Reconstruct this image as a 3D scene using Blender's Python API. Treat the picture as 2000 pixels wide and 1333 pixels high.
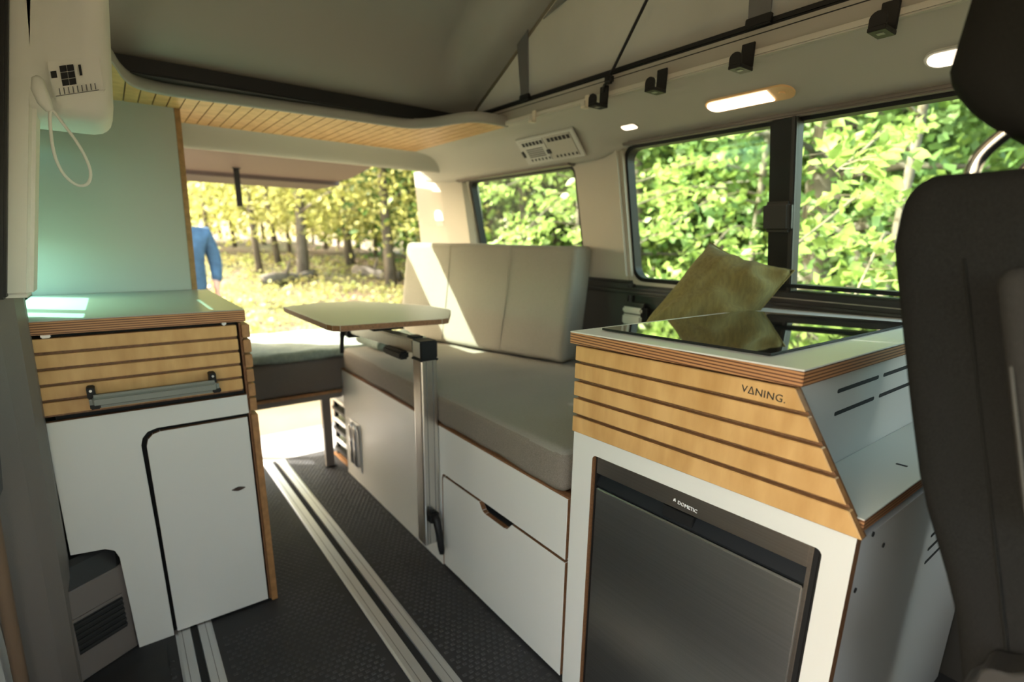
import bpy, bmesh, math, random
import numpy as np
from mathutils import Vector, Matrix, noise

random.seed(7)
rng = np.random.default_rng(11)
scene = bpy.context.scene
for o in list(bpy.data.objects):
    bpy.data.objects.remove(o)
col = scene.collection

# ------------------------------------------------------------------ camera
YAW, PIT, ROL = 0.64656, 0.24897, 0.01598
fwd = Vector((math.sin(YAW) * math.cos(PIT), math.cos(YAW) * math.cos(PIT), -math.sin(PIT)))
rgt = Vector((math.cos(YAW), -math.sin(YAW), 0))
upv = rgt.cross(fwd)
r2 = rgt * math.cos(ROL) + upv * math.sin(ROL)
u2 = -rgt * math.sin(ROL) + upv * math.cos(ROL)
cd = bpy.data.cameras.new('camera')
cam = bpy.data.objects.new('camera', cd)
col.objects.link(cam)
M = Matrix(((r2.x, u2.x, -fwd.x, 0), (r2.y, u2.y, -fwd.y, 0), (r2.z, u2.z, -fwd.z, 1.05), (0, 0, 0, 1)))
cam.matrix_world = M
cd.sensor_width = 36
cd.lens = 1022.4 * 36 / 2000
cd.shift_y = (731.2 - 666.5) / 2000
cd.clip_start = 0.02
cd.clip_end = 300
cd.dof.use_dof = True
cd.dof.focus_distance = 0.98
cd.dof.aperture_fstop = 2.4
scene.camera = cam

# ------------------------------------------------------------------ light
SUN = Vector((0.45, -0.35, -0.43)).normalized()
w = bpy.data.worlds.new('world')
scene.world = w
w.use_nodes = True
nt = w.node_tree
bg = nt.nodes['Background']
sky = nt.nodes.new('ShaderNodeTexSky')
sky.sky_type = 'NISHITA'
sky.sun_disc = False
sky.sun_elevation = math.asin(-SUN.z)
sky.sun_rotation = math.atan2(-SUN.x, -SUN.y)
sky.air_density = 1.0
sky.dust_density = 3.0
sky.ozone_density = 0.6
warm = nt.nodes.new('ShaderNodeMix')
warm.data_type = 'RGBA'
warm.blend_type = 'MULTIPLY'
warm.inputs[0].default_value = 1.0
warm.inputs[7].default_value = (1.0, 0.885, 0.69, 1)
nt.links.new(sky.outputs[0], warm.inputs[6])
nt.links.new(warm.outputs[2], bg.inputs[0])
bg.inputs[1].default_value = 0.66
sd = bpy.data.lights.new('sun', 'SUN')
sun = bpy.data.objects.new('sun', sd)
col.objects.link(sun)
sun.rotation_euler = SUN.to_track_quat('-Z', 'Y').to_euler()
sun.location = (-6, 5, 8)
sd.energy = 8.5
sd.angle = 0.009
sd.color = (1.0, 0.95, 0.84)
scene.view_settings.view_transform = 'Standard'
scene.view_settings.look = 'None'
scene.view_settings.gamma = 1
scene.view_settings.use_curve_mapping = False
scene.view_settings.exposure = 1.72

# ------------------------------------------------------------------ materials
MATS = {}


def mat(name, c, rough=0.5, metal=0.0, spec=0.5, var=0.0, vscale=(8, 8, 8), c2=None, bump=0.0, bscale=200.0,
        translucent=0.0, emit=0.0, thr=(0.35, 0.65), coat=0.0, detail=4.0):
    if name in MATS:
        return MATS[name]
    m = bpy.data.materials.new(name)
    m.use_nodes = True
    t = m.node_tree
    b = t.nodes['Principled BSDF']
    b.inputs['Base Color'].default_value = (*c, 1)
    b.inputs['Roughness'].default_value = rough
    b.inputs['Metallic'].default_value = metal
    b.inputs['Specular IOR Level'].default_value = spec
    b.inputs['Coat Weight'].default_value = coat
    tc = t.nodes.new('ShaderNodeNewGeometry')
    if c2 is None and var > 0:
        c2 = tuple(v * (1 - var) for v in c)
    colsock = None
    if c2 is not None:
        mp = t.nodes.new('ShaderNodeMapping')
        mp.inputs['Scale'].default_value = vscale
        nz = t.nodes.new('ShaderNodeTexNoise')
        nz.inputs['Scale'].default_value = 1.0
        nz.inputs['Detail'].default_value = detail
        rp = t.nodes.new('ShaderNodeValToRGB')
        rp.color_ramp.elements[0].position = thr[0]
        rp.color_ramp.elements[1].position = thr[1]
        rp.color_ramp.elements[0].color = (*c2, 1)
        rp.color_ramp.elements[1].color = (*c, 1)
        t.links.new(tc.outputs['Position'], mp.inputs['Vector'])
        t.links.new(mp.outputs[0], nz.inputs['Vector'])
        t.links.new(nz.outputs[0], rp.inputs[0])
        t.links.new(rp.outputs[0], b.inputs['Base Color'])
        colsock = rp.outputs[0]
    if bump > 0:
        nb = t.nodes.new('ShaderNodeTexNoise')
        nb.inputs['Scale'].default_value = bscale
        nb.inputs['Detail'].default_value = 2
        bp = t.nodes.new('ShaderNodeBump')
        bp.inputs['Strength'].default_value = bump
        bp.inputs['Distance'].default_value = 0.002
        t.links.new(tc.outputs['Position'], nb.inputs['Vector'])
        t.links.new(nb.outputs[0], bp.inputs['Height'])
        t.links.new(bp.outputs[0], b.inputs['Normal'])
    if emit > 0:
        b.inputs['Emission Color'].default_value = (*c, 1)
        b.inputs['Emission Strength'].default_value = emit
    if translucent > 0:
        tr = t.nodes.new('ShaderNodeBsdfTranslucent')
        tr.inputs[0].default_value = (*c, 1)
        if colsock:
            t.links.new(colsock, tr.inputs[0])
        mx = t.nodes.new('ShaderNodeMixShader')
        mx.inputs[0].default_value = translucent
        t.links.new(b.outputs[0], mx.inputs[1])
        t.links.new(tr.outputs[0], mx.inputs[2])
        t.links.new(mx.outputs[0], t.nodes['Material Output'].inputs[0])
    MATS[name] = m
    return m


def mat_ply(name, axis=2, period=0.0042):
    """edge of birch plywood: thin light and dark veneers stacked along one axis"""
    m = bpy.data.materials.new(name)
    m.use_nodes = True
    t = m.node_tree
    b = t.nodes['Principled BSDF']
    b.inputs['Roughness'].default_value = 0.5
    g = t.nodes.new('ShaderNodeNewGeometry')
    s = t.nodes.new('ShaderNodeSeparateXYZ')
    mul = t.nodes.new('ShaderNodeMath'); mul.operation = 'MULTIPLY'; mul.inputs[1].default_value = 2 * math.pi / period
    sn = t.nodes.new('ShaderNodeMath'); sn.operation = 'SINE'
    ad = t.nodes.new('ShaderNodeMath'); ad.operation = 'MULTIPLY_ADD'; ad.inputs[1].default_value = 0.5; ad.inputs[2].default_value = 0.5
    rp = t.nodes.new('ShaderNodeValToRGB')
    rp.color_ramp.elements[0].color = (0.11, 0.038, 0.014, 1)
    rp.color_ramp.elements[1].color = (0.46, 0.22, 0.09, 1)
    rp.color_ramp.elements[0].position = 0.15
    rp.color_ramp.elements[1].position = 0.6
    t.links.new(g.outputs['Position'], s.inputs[0])
    t.links.new(s.outputs[axis], mul.inputs[0])
    t.links.new(mul.outputs[0], sn.inputs[0])
    t.links.new(sn.outputs[0], ad.inputs[0])
    t.links.new(ad.outputs[0], rp.inputs[0])
    t.links.new(rp.outputs[0], b.inputs['Base Color'])
    return m


def mat_glass(name, tint, gloss=0.08, rough=0.0):
    m = bpy.data.materials.new(name)
    m.use_nodes = True
    t = m.node_tree
    t.nodes.remove(t.nodes['Principled BSDF'])
    tr = t.nodes.new('ShaderNodeBsdfTransparent')
    tr.inputs[0].default_value = (*tint, 1)
    gl = t.nodes.new('ShaderNodeBsdfGlossy')
    gl.inputs['Roughness'].default_value = rough
    lw = t.nodes.new('ShaderNodeLayerWeight')
    pw = t.nodes.new('ShaderNodeMath'); pw.operation = 'POWER'; pw.inputs[1].default_value = 4.5
    fr = t.nodes.new('ShaderNodeMath'); fr.operation = 'MULTIPLY_ADD'; fr.inputs[1].default_value = 0.45; fr.inputs[2].default_value = 0.02
    t.links.new(lw.outputs['Facing'], pw.inputs[0])
    t.links.new(pw.outputs[0], fr.inputs[0])
    mx = t.nodes.new('ShaderNodeMixShader')
    t.links.new(fr.outputs[0], mx.inputs[0])
    t.links.new(tr.outputs[0], mx.inputs[1])
    t.links.new(gl.outputs[0], mx.inputs[2])
    t.links.new(mx.outputs[0], t.nodes['Material Output'].inputs[0])
    return m


WHITE = mat('white_laminate', (0.66, 0.655, 0.615), 0.38, bump=0.05, bscale=600)
GREYTOP = mat('grey_laminate', (0.37, 0.37, 0.34), 0.33)
PANELGREY = mat('panel_laminate', (0.43, 0.425, 0.405), 0.4)
BIRCH = mat('birch_veneer', (0.64, 0.385, 0.150), 0.42, c2=(0.48, 0.26, 0.085), vscale=(26, 26, 7), bump=0.05, bscale=300, thr=(0.30, 0.66), detail=9)
BIRCHEDGE = mat('birch_edge', (0.40, 0.20, 0.075), 0.5, var=0.3, vscale=(60, 60, 60))
PLY = mat_ply('plywood_layers', 2, 0.0052)
PLYEDGE = mat('plywood_edge_brown', (0.26, 0.12, 0.05), 0.55, var=0.35, vscale=(200, 200, 200))
DARKGAP = mat('shadow_gap_black', (0.012, 0.012, 0.012), 0.8)
BLACK = mat('black_plastic', (0.010, 0.010, 0.0105), 0.5, spec=0.25)
DTRIM = mat('dark_trim_plastic', (0.016, 0.0155, 0.015), 0.55, bump=0.2, bscale=900)
BTRIM = mat('brown_grey_trim_plastic', (0.16, 0.138, 0.122), 0.5, bump=0.2, bscale=900)
SEAL = mat('brown_rubber_seal', (0.16, 0.10, 0.06), 0.6)
LINER = mat('headliner_white', (0.46, 0.445, 0.385), 0.75, bump=0.25, bscale=1500)
PILLAR = mat('pillar_plastic_dimmed', (0.42, 0.395, 0.33), 0.55, bump=0.12, bscale=1200)  # white plastic with the right side's dimmer light put into its colour
PILLARW = mat('pillar_plastic_bright', (0.70, 0.69, 0.62), 0.55, bump=0.12, bscale=1200)
ROOFIN = mat('roof_shell_lining', (0.30, 0.292, 0.268), 0.6, var=0.06, vscale=(2, 2, 2))
TENT = mat('tent_canvas', (0.25, 0.205, 0.135), 0.9, var=0.15, vscale=(6, 3, 3), translucent=0.25, bump=0.3, bscale=700)
FASCIA = mat('roof_fascia_grey', (0.30, 0.285, 0.25), 0.6)
TENTGREY = mat('tent_mesh_grey', (0.22, 0.225, 0.21), 0.9, translucent=0.3)
STRAPGREY = mat('strap_grey', (0.11, 0.11, 0.11), 0.8)
ALU = mat('brushed_aluminium', (0.72, 0.70, 0.66), 0.32, metal=1.0, var=0.08, vscale=(300, 300, 3))
ALUMATT = mat('anodised_aluminium', (0.62, 0.63, 0.63), 0.42, metal=0.85)
CHROME = mat('chrome', (0.8, 0.8, 0.8), 0.12, metal=1.0)
STEEL = mat('dark_brushed_steel', (0.50, 0.495, 0.48), 0.30, metal=1.0, var=0.10, vscale=(300, 2, 300))
STEELTOP = mat('bronze_brushed_steel', (0.40, 0.35, 0.31), 0.30, metal=1.0, var=0.10, vscale=(300, 2, 300))
HOB = mat('black_hob_glass', (0.008, 0.009, 0.01), 0.03, spec=0.9, coat=0.6)
SEATTOP = mat('greige_seat_fabric', (0.27, 0.255, 0.215), 0.95, var=0.13, vscale=(350, 350, 350), bump=0.5, bscale=900)
SEATSIDE = mat('taupe_weave_fabric', (0.24, 0.205, 0.165), 0.95, var=0.35, vscale=(500, 500, 500), bump=0.5, bscale=900)
MATTSIDE = mat('brown_grey_mattress_fabric', (0.16, 0.135, 0.115), 0.95, var=0.25, vscale=(400, 400, 400), bump=0.4, bscale=900)
BLANKET = mat('sage_blanket_fabric', (0.27, 0.33, 0.29), 0.95, var=0.2, vscale=(60, 60, 60), bump=0.5, bscale=350)
OLIVE = mat('olive_linen', (0.20, 0.168, 0.058), 0.95, var=0.25, vscale=(130, 130, 20), bump=0.6, bscale=420)
CARFAB = mat('dark_seat_fabric', (0.020, 0.0198, 0.019), 0.95, spec=0.08, var=0.45, vscale=(700, 700, 700), bump=0.6, bscale=1100)
CARFAB2 = mat('dark_seat_fabric_smooth', (0.014, 0.014, 0.013), 0.9, spec=0.08, var=0.3, vscale=(700, 700, 700), bump=0.3, bscale=1100)
ARMFAB = mat('armrest_fabric', (0.040, 0.039, 0.037), 0.95, spec=0.1, var=0.4, vscale=(700, 700, 700), bump=0.6, bscale=1100)
THREAD = mat('light_seam_thread', (0.07, 0.068, 0.062), 0.9)
RUBBER = mat('rubber_floor_mat', (0.024, 0.024, 0.026), 0.62, c2=(0.020, 0.020, 0.021), vscale=(6, 6, 6))
STUD = mat('rubber_stud_worn', (0.052, 0.052, 0.054), 0.55, c2=(0.022, 0.022, 0.023), vscale=(3, 3, 3))
SILL = mat('painted_rear_sill', (0.32, 0.325, 0.33), 0.4)
BUMPER = mat('grey_bumper', (0.10, 0.105, 0.11), 0.5)
MAUVE = mat('tailgate_lining', (0.115, 0.082, 0.072), 0.65)
MAUVED = mat('tailgate_rim', (0.065, 0.045, 0.044), 0.6)
GLASS = mat_glass('window_glass', (0.86, 0.93, 0.86))
GLASSTEAL = mat_glass('teal_tinted_glass', (0.60, 0.95, 0.89))
GLASSDARK = mat_glass('sun_block_glass', (0.03, 0.05, 0.045))  # darkened nearly opaque so the added door stops the sun
TEAL = mat('teal_blind_fabric', (0.02, 0.22, 0.18), 0.8, translucent=0.12)
LAMP = mat('warm_lamp_diffuser', (1.0, 0.80, 0.56), 0.5, emit=1.9)
LAMPW = mat('dim_lamp_diffuser', (1.0, 0.83, 0.64), 0.5, emit=0.75)
LAMPRING = mat('amber_glow_ring', (0.80, 0.52, 0.25), 0.4)  # the lamp's amber glow is put into the rim colour
INK = mat('black_ink', (0.02, 0.018, 0.015), 0.6)
INKW = mat('white_ink', (0.8, 0.8, 0.8), 0.6)
VENTGREY = mat('vent_grey_plastic', (0.50, 0.50, 0.45), 0.5)
BARGREY = mat('sage_grey_rail', (0.20, 0.21, 0.185), 0.45)
KNOBBR = mat('dark_brown_latch', (0.05, 0.03, 0.022), 0.5)
BODYPAINT = mat('body_paint_white', (0.75, 0.75, 0.74), 0.3)
CREAMCLIP = mat('cream_clip', (0.60, 0.55, 0.44), 0.5)
STITCH = THREAD

# ------------------------------------------------------------------ helpers
WL = {}


def thing(name, label, cat, loc=(0, 0, 0), group=None):
    o = bpy.data.objects.new(name, None)
    o.empty_display_size = 0.05
    col.objects.link(o)
    o.location = loc
    WL[o] = Vector(loc)
    o['label'] = label
    o['category'] = cat
    if group:
        o['group'] = group
    return o


def tag(o, label, cat, group=None):
    o['label'] = label
    o['category'] = cat
    if group:
        o['group'] = group
    return o


def struct(o):
    o['kind'] = 'structure'
    return o


def stuff(o):
    o['kind'] = 'stuff'
    return o


def link(name, me, c, parent):
    o = bpy.data.objects.new(name, me)
    col.objects.link(o)
    WL[o] = Vector(c)
    if parent is not None:
        o.parent = parent
        o.location = Vector(c) - WL[parent]
    else:
        o.location = c
    return o


def mk(name, verts, faces, mats, parent=None, smooth=False, midx=None):
    """mesh object from world coordinates; origin at the middle of its foot"""
    V = np.array([tuple(v) for v in verts], dtype=float)
    lo, hi = V.min(0), V.max(0)
    c = np.array([(lo[0] + hi[0]) / 2, (lo[1] + hi[1]) / 2, lo[2]])
    me = bpy.data.meshes.new(name)
    me.from_pydata([tuple(v) for v in (V - c)], [], [tuple(f) for f in faces])
    if not isinstance(mats, (list, tuple)):
        mats = [mats]
    for m in mats:
        me.materials.append(m)
    if midx is not None:
        me.polygons.foreach_set('material_index', midx)
    if smooth:
        me.polygons.foreach_set('use_smooth', [True] * len(me.polygons))
    me.update()
    return link(name, me, c, parent)


def mkbm(name, bm, mats, parent=None, smooth=False):
    bm.verts.ensure_lookup_table()
    V = [v.co.copy() for v in bm.verts]
    lo = Vector((min(v.x for v in V), min(v.y for v in V), min(v.z for v in V)))
    hi = Vector((max(v.x for v in V), max(v.y for v in V), max(v.z for v in V)))
    c = Vector(((lo.x + hi.x) / 2, (lo.y + hi.y) / 2, lo.z))
    bmesh.ops.translate(bm, verts=bm.verts, vec=-c)
    bmesh.ops.recalc_face_normals(bm, faces=bm.faces)
    me = bpy.data.meshes.new(name)
    bm.to_mesh(me)
    bm.free()
    if not isinstance(mats, (list, tuple)):
        mats = [mats]
    for m in mats:
        me.materials.append(m)
    if smooth:
        me.polygons.foreach_set('use_smooth', [True] * len(me.polygons))
    return link(name, me, c, parent)


def bevel(bm, r, seg=2):
    if r > 0:
        bmesh.ops.bevel(bm, geom=list(bm.edges), offset=r, segments=seg, affect='EDGES', clamp_overlap=True)


def box(name, x0, x1, y0, y1, z0, z1, m, parent=None, r=0.0015, seg=2, fn=None, smooth=False):
    bm = bmesh.new()
    bmesh.ops.create_cube(bm, size=1)
    for v in bm.verts:
        v.co = Vector(((x0 + x1) / 2 + v.co.x * (x1 - x0), (y0 + y1) / 2 + v.co.y * (y1 - y0), (z0 + z1) / 2 + v.co.z * (z1 - z0)))
    bevel(bm, r, seg)
    if fn:
        for v in bm.verts:
            v.co = Vector(fn(v.co))
    return mkbm(name, bm, m, parent, smooth)


def extr(pts, axis, a, b):
    """2D polygon to 3D prism verts/faces. axis x: pts=(y,z); y: pts=(x,z); z: pts=(x,y)"""
    def P(p, t):
        return {'x': (t, p[0], p[1]), 'y': (p[0], t, p[1]), 'z': (p[0], p[1], t)}[axis]
    n = len(pts)
    V = [P(p, a) for p in pts] + [P(p, b) for p in pts]
    F = [tuple(range(n)), tuple(range(2 * n - 1, n - 1, -1))] + [(i, (i + 1) % n, n + (i + 1) % n, n + i) for i in range(n)]
    return V, F, n


def panel(name, pts, axis, a, b, mface, medge=None, parent=None, r=0.0, fn=None, smooth=False):
    V, F, n = extr(pts, axis, a, b)
    bm = bmesh.new()
    vs = [bm.verts.new(v) for v in V]
    for k, f in enumerate(F):
        fc = bm.faces.new([vs[i] for i in f])
        fc.material_index = 0 if k < 2 else 1
    bmesh.ops.recalc_face_normals(bm, faces=bm.faces)
    if r > 0:
        bmesh.ops.bevel(bm, geom=[e for e in bm.edges], offset=r, segments=1, affect='EDGES', clamp_overlap=True)
    if fn:
        for v in bm.verts:
            v.co = Vector(fn(v.co))
    return mkbm(name, bm, [mface, medge or mface], parent, smooth)


def rrect(a0, a1, b0, b1, r, seg=6, corners=(1, 1, 1, 1)):
    """rounded rectangle, corners bl, br, tr, tl"""
    out = []
    for (cx, cy, s, on) in ((a0, b0, 180, corners[0]), (a1, b0, 270, corners[1]), (a1, b1, 0, corners[2]), (a0, b1, 90, corners[3])):
        if not on or r <= 0:
            out.append((cx, cy))
            continue
        ox = cx + r if cx == a0 else cx - r
        oy = cy + r if cy == b0 else cy - r
        for i in range(seg + 1):
            t = math.radians(s + 90 * i / seg)
            out.append((ox + r * math.cos(t), oy + r * math.sin(t)))
    return out


def ring(name, outer, inner, axis, a, b, m, parent=None, medge=None, fn=None, smooth=False):
    """flat ring between two loops of equal length"""
    n = len(outer)
    assert n == len(inner)
    def P(p, t):
        return {'x': (t, p[0], p[1]), 'y': (p[0], t, p[1]), 'z': (p[0], p[1], t)}[axis]
    V = [P(p, a) for p in outer] + [P(p, a) for p in inner] + [P(p, b) for p in outer] + [P(p, b) for p in inner]
    F, mi = [], []
    for i in range(n):
        j = (i + 1) % n
        F += [(i, j, n + j, n + i), (2 * n + i, 3 * n + i, 3 * n + j, 2 * n + j), (i, 2 * n + i, 2 * n + j, j), (n + i, n + j, 3 * n + j, 3 * n + i)]
        mi += [0, 0, 1, 1]
    if fn:
        V = [fn(Vector(v)) for v in V]
    bm = bmesh.new()
    vs = [bm.verts.new(v) for v in V]
    for f, k in zip(F, mi):
        fc = bm.faces.new([vs[i] for i in f])
        fc.material_index = k
    return mkbm(name, bm, [m, medge or m], parent, smooth)


def hole_loops(o0, o1, p0, p1, a0, a1, b0, b1, r, n=48):
    """matching loops: outer rectangle (o0..o1, p0..p1) around a rounded hole (a0..a1, b0..b1)"""
    cx, cy = (a0 + a1) / 2, (b0 + b1) / 2
    ang = [2 * math.pi * i / n for i in range(n)]
    for (x, y) in ((o0, p0), (o1, p0), (o1, p1), (o0, p1)):
        ang.append(math.atan2(y - cy, x - cx) % (2 * math.pi))
    ic = (a1 - a0) / 2, (b1 - b0) / 2
    for sx in (-1, 1):
        for sy in (-1, 1):
            for k in range(7):
                t = math.radians(15 * k)
                ang.append(math.atan2(sy * (ic[1] - r + r * math.sin(t)), sx * (ic[0] - r + r * math.cos(t))) % (2 * math.pi))
    ang = sorted(set(round(t, 5) for t in ang))
    O, I = [], []
    for t in ang:
        c, s = math.cos(t), math.sin(t)
        k = 1e9
        if c > 1e-9: k = min(k, (o1 - cx) / c)
        if c < -1e-9: k = min(k, (o0 - cx) / c)
        if s > 1e-9: k = min(k, (p1 - cy) / s)
        if s < -1e-9: k = min(k, (p0 - cy) / s)
        O.append((cx + c * k, cy + s * k))
        lo, hi = 0, 10.0
        for _ in range(40):
            md = (lo + hi) / 2
            qx, qy = abs(c * md) - (ic[0] - r), abs(s * md) - (ic[1] - r)
            d = math.hypot(max(qx, 0), max(qy, 0)) + min(max(qx, qy), 0) - r
            if d < 0: lo = md
            else: hi = md
        I.append((cx + c * lo, cy + s * lo))
    return O, I


def tube(name, pts, r, m, parent=None, seg=10, closed=False, smooth=True, flat=None):
    pts = [Vector(p) for p in pts]
    n = len(pts)
    rs = r if isinstance(r, (list, tuple)) else [r] * n
    V, F = [], []
    T0 = None
    ref = None
    for i, p in enumerate(pts):
        if closed:
            t = (pts[(i + 1) % n] - pts[i - 1]).normalized()
        else:
            t = (pts[min(i + 1, n - 1)] - pts[max(i - 1, 0)]).normalized()
        if ref is None:
            ref = Vector((0, 0, 1)) if abs(t.z) < 0.9 else Vector((1, 0, 0))
            ref = (ref - t * ref.dot(t)).normalized()
        else:
            ref = (ref - t * ref.dot(t)).normalized()
        b = t.cross(ref)
        for k in range(seg):
            a = 2 * math.pi * k / seg
            fx, fy = (1, 1) if flat is None else flat
            V.append(p + (ref * math.cos(a) * fx + b * math.sin(a) * fy) * rs[i])
    for i in range(n if closed else n - 1):
        j = (i + 1) % n
        for k in range(seg):
            l = (k + 1) % seg
            F.append((i * seg + k, i * seg + l, j * seg + l, j * seg + k))
    if not closed:
        F.append(tuple(range(seg - 1, -1, -1)))
        F.append(tuple((n - 1) * seg + k for k in range(seg)))
    return mk(name, V, F, m, parent, smooth)


def spline(ctrl, n=24, closed=False):
    P = [Vector(p) for p in ctrl]
    out = []
    m = len(P)
    segs = m if closed else m - 1
    for s in range(segs):
        if closed:
            p0, p1, p2, p3 = P[(s - 1) % m], P[s], P[(s + 1) % m], P[(s + 2) % m]
        else:
            p0, p1, p2, p3 = P[max(s - 1, 0)], P[s], P[s + 1], P[min(s + 2, m - 1)]
        k = max(2, n // segs)
        for i in range(k):
            t = i / k
            out.append(0.5 * ((2 * p1) + (-p0 + p2) * t + (2 * p0 - 5 * p1 + 4 * p2 - p3) * t * t + (-p0 + 3 * p1 - 3 * p2 + p3) * t ** 3))
    if not closed:
        out.append(P[-1])
    return out


def cushion(name, x0, x1, y0, y1, z0, z1, r, mats, parent=None, n=14, disp=None, fn=None, side=None):
    """rounded, subdivided box with smooth shading; side(normal) picks the material"""
    bm = bmesh.new()
    bmesh.ops.create_cube(bm, size=2)
    bmesh.ops.subdivide_edges(bm, edges=bm.edges, cuts=n, use_grid_fill=True)
    h = Vector(((x1 - x0) / 2, (y1 - y0) / 2, (z1 - z0) / 2))
    c = Vector(((x0 + x1) / 2, (y0 + y1) / 2, (z0 + z1) / 2))
    rr = min(r, h.x, h.y, h.z) * 0.999
    # non-linear spread of the grid so that the rounding gets rows
    def sp(u, hh):
        b = rr / hh
        e = 0.72
        if abs(u) > e:
            s = (abs(u) - e) / (1 - e)
            v = 1 - b + b * s
        else:
            v = abs(u) / e * (1 - b)
        return math.copysign(v, u)
    for v in bm.verts:
        p = Vector((sp(v.co.x, h.x) * h.x, sp(v.co.y, h.y) * h.y, sp(v.co.z, h.z) * h.z))
        q = Vector((max(-h.x + rr, min(h.x - rr, p.x)), max(-h.y + rr, min(h.y - rr, p.y)), max(-h.z + rr, min(h.z - rr, p.z))))
        d = p - q
        nn = d.normalized() if d.length > 1e-7 else Vector((0, 0, 0))
        m_ = max(abs(d.x), abs(d.y), abs(d.z))
        v.co = q + nn * m_ + c
        if disp:
            v.co = v.co + nn * disp(v.co)
    bm.normal_update()
    if side:
        for f in bm.faces:
            f.material_index = side(f.normal)
    if fn:
        for v in bm.verts:
            v.co = Vector(fn(v.co))
    return mkbm(name, bm, mats, parent, True)


def text_mesh(name, s, size, m, parent, origin, xdir, ydir, ext=0.0006, align='LEFT', spacing=1.0, bold=0.0):
    cu = bpy.data.curves.new(name, 'FONT')
    cu.body = s
    cu.size = size
    cu.extrude = ext
    cu.align_x = align
    cu.offset = bold
    cu.space_character = spacing
    o = bpy.data.objects.new(name, cu)
    col.objects.link(o)
    dg = bpy.context.evaluated_depsgraph_get()
    me = bpy.data.meshes.new_from_object(o.evaluated_get(dg))
    bpy.data.objects.remove(o)
    bpy.data.curves.remove(cu)
    xd, yd = Vector(xdir).normalized(), Vector(ydir).normalized()
    zd = xd.cross(yd)
    V = [Vector(origin) + xd * v.co.x + yd * v.co.y + zd * v.co.z for v in me.vertices]
    F = [tuple(p.vertices) for p in me.polygons]
    bpy.data.meshes.remove(me)
    return mk(name, V, F, m, parent)


def cyl(name, p0, p1, r, m, parent=None, seg=16, smooth=False):
    return tube(name, [p0, p1], r, m, parent, seg, smooth=smooth)


# ================================================================== SETTING
# ------------------------------------------------------------------ floor
fl = struct(box('floor', -0.30, 1.60, -0.9, 2.56, -0.05, 0.0, RUBBER, r=0))
# worn pill-shaped studs of the rubber mat, too many to pick apart
sv, sf = [], []
def stud(x, y, a=0.0055, h=0.0012):
    b = len(sv)
    sv.extend([(x - a, y - a * .8, 0), (x + a, y - a * .8, 0), (x + a, y + a * .8, 0), (x - a, y + a * .8, 0),
               (x - a * .6, y - a * .5, h), (x + a * .6, y - a * .5, h), (x + a * .6, y + a * .5, h), (x - a * .6, y + a * .5, h)])
    sf.extend([(b + 4, b + 5, b + 6, b + 7), (b, b + 1, b + 5, b + 4), (b + 1, b + 2, b + 6, b + 5), (b + 2, b + 3, b + 7, b + 6), (b + 3, b, b + 4, b + 7)])
for i in range(47):
    for j in range(128):
        x = -0.1 + i * 0.019 + (0.0095 if j % 2 else 0)
        y = 0.62 + j * 0.0152
        if 0.43 < x < 0.56 or -0.01 < x < 0.10 or x > 0.745 or (y > 1.42 and x < 0.27) or (i % 4 == 3 and j % 4 == 1):
            continue
        stud(x, y)
stuff(mk('floor_stud', sv, sf, STUD, fl))


def floor_rail(x0, x1, y0, y1, label):
    t = thing('floor_rail', label, 'rail', ((x0 + x1) / 2, (y0 + y1) / 2, 0), 'seat rails set into the floor')
    wd = x1 - x0
    panel('flange', [(x0, 0), (x0, .003), (x0 + .006, .005), (x0 + wd * .40, .005), (x0 + wd * .42, 0)], 'y', y0, y1, ALUMATT, None, t)
    panel('flange', [(x1, 0), (x1, .003), (x1 - .006, .005), (x0 + wd * .62, .005), (x0 + wd * .60, 0)], 'y', y0, y1, ALUMATT, None, t)
    box('slot', x0 + wd * .42, x0 + wd * .60, y0, y1, 0.0002, 0.0015, DARKGAP, t, r=0)
    box('groove', x0 + wd * .17, x0 + wd * .185, y0, y1, 0.005, 0.0053, STRAPGREY, t, r=0)
    box('groove', x1 - wd * .19, x1 - wd * .175, y0, y1, 0.005, 0.0053, STRAPGREY, t, r=0)
    return t


floor_rail(0.447, 0.548, -0.6, 2.55, 'long aluminium floor rail running down the aisle beside the bench')
floor_rail(0.002, 0.088, -0.6, 1.515, 'short aluminium floor rail ending at the white cabinet door')
# rear sill and bumper
struct(box('trim_1', -0.25, 1.58, 2.56, 2.90, -0.06, -0.004, SILL, r=0.004))
struct(box('trim_2', -0.3, 1.65, 2.905, 3.06, -0.16, -0.03, BUMPER, r=0.02, seg=3))

# ------------------------------------------------------------------ right wall
def WX(z):
    """inner surface of the far side wall leans in above the sill"""
    return 1.55 if z < 0.905 else 1.55 - (z - 0.905) * 0.223


def lean(v):
    return (v.x + WX(v.z) - 1.55, v.y, v.z)


wr = struct(box('wall_right', 1.55, 1.60, -0.9, 2.78, -0.05, 0.90, DTRIM, r=0))
# ledge and armrest mouldings of the lower lining
box('sill_ledge', 1.515, 1.555, -0.6, 2.30, 0.862, 0.890, DTRIM, wr, r=0.010, seg=3)
box('lining_step', 1.525, 1.555, 0.80, 2.30, 0.60, 0.70, DTRIM, wr, r=0.012, seg=3)
ar = box('armrest_bezel', 1.505, 1.552, 1.215, 1.335, 0.742, 0.838, DTRIM, wr, r=0.018, seg=4)
box('armrest_tray', 1.498, 1.51, 1.222, 1.312, 0.758, 0.795, VENTGREY, ar, r=0.006)
box('armrest_tray', 1.497, 1.51, 1.222, 1.312, 0.800, 0.822, VENTGREY, ar, r=0.006)

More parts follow.
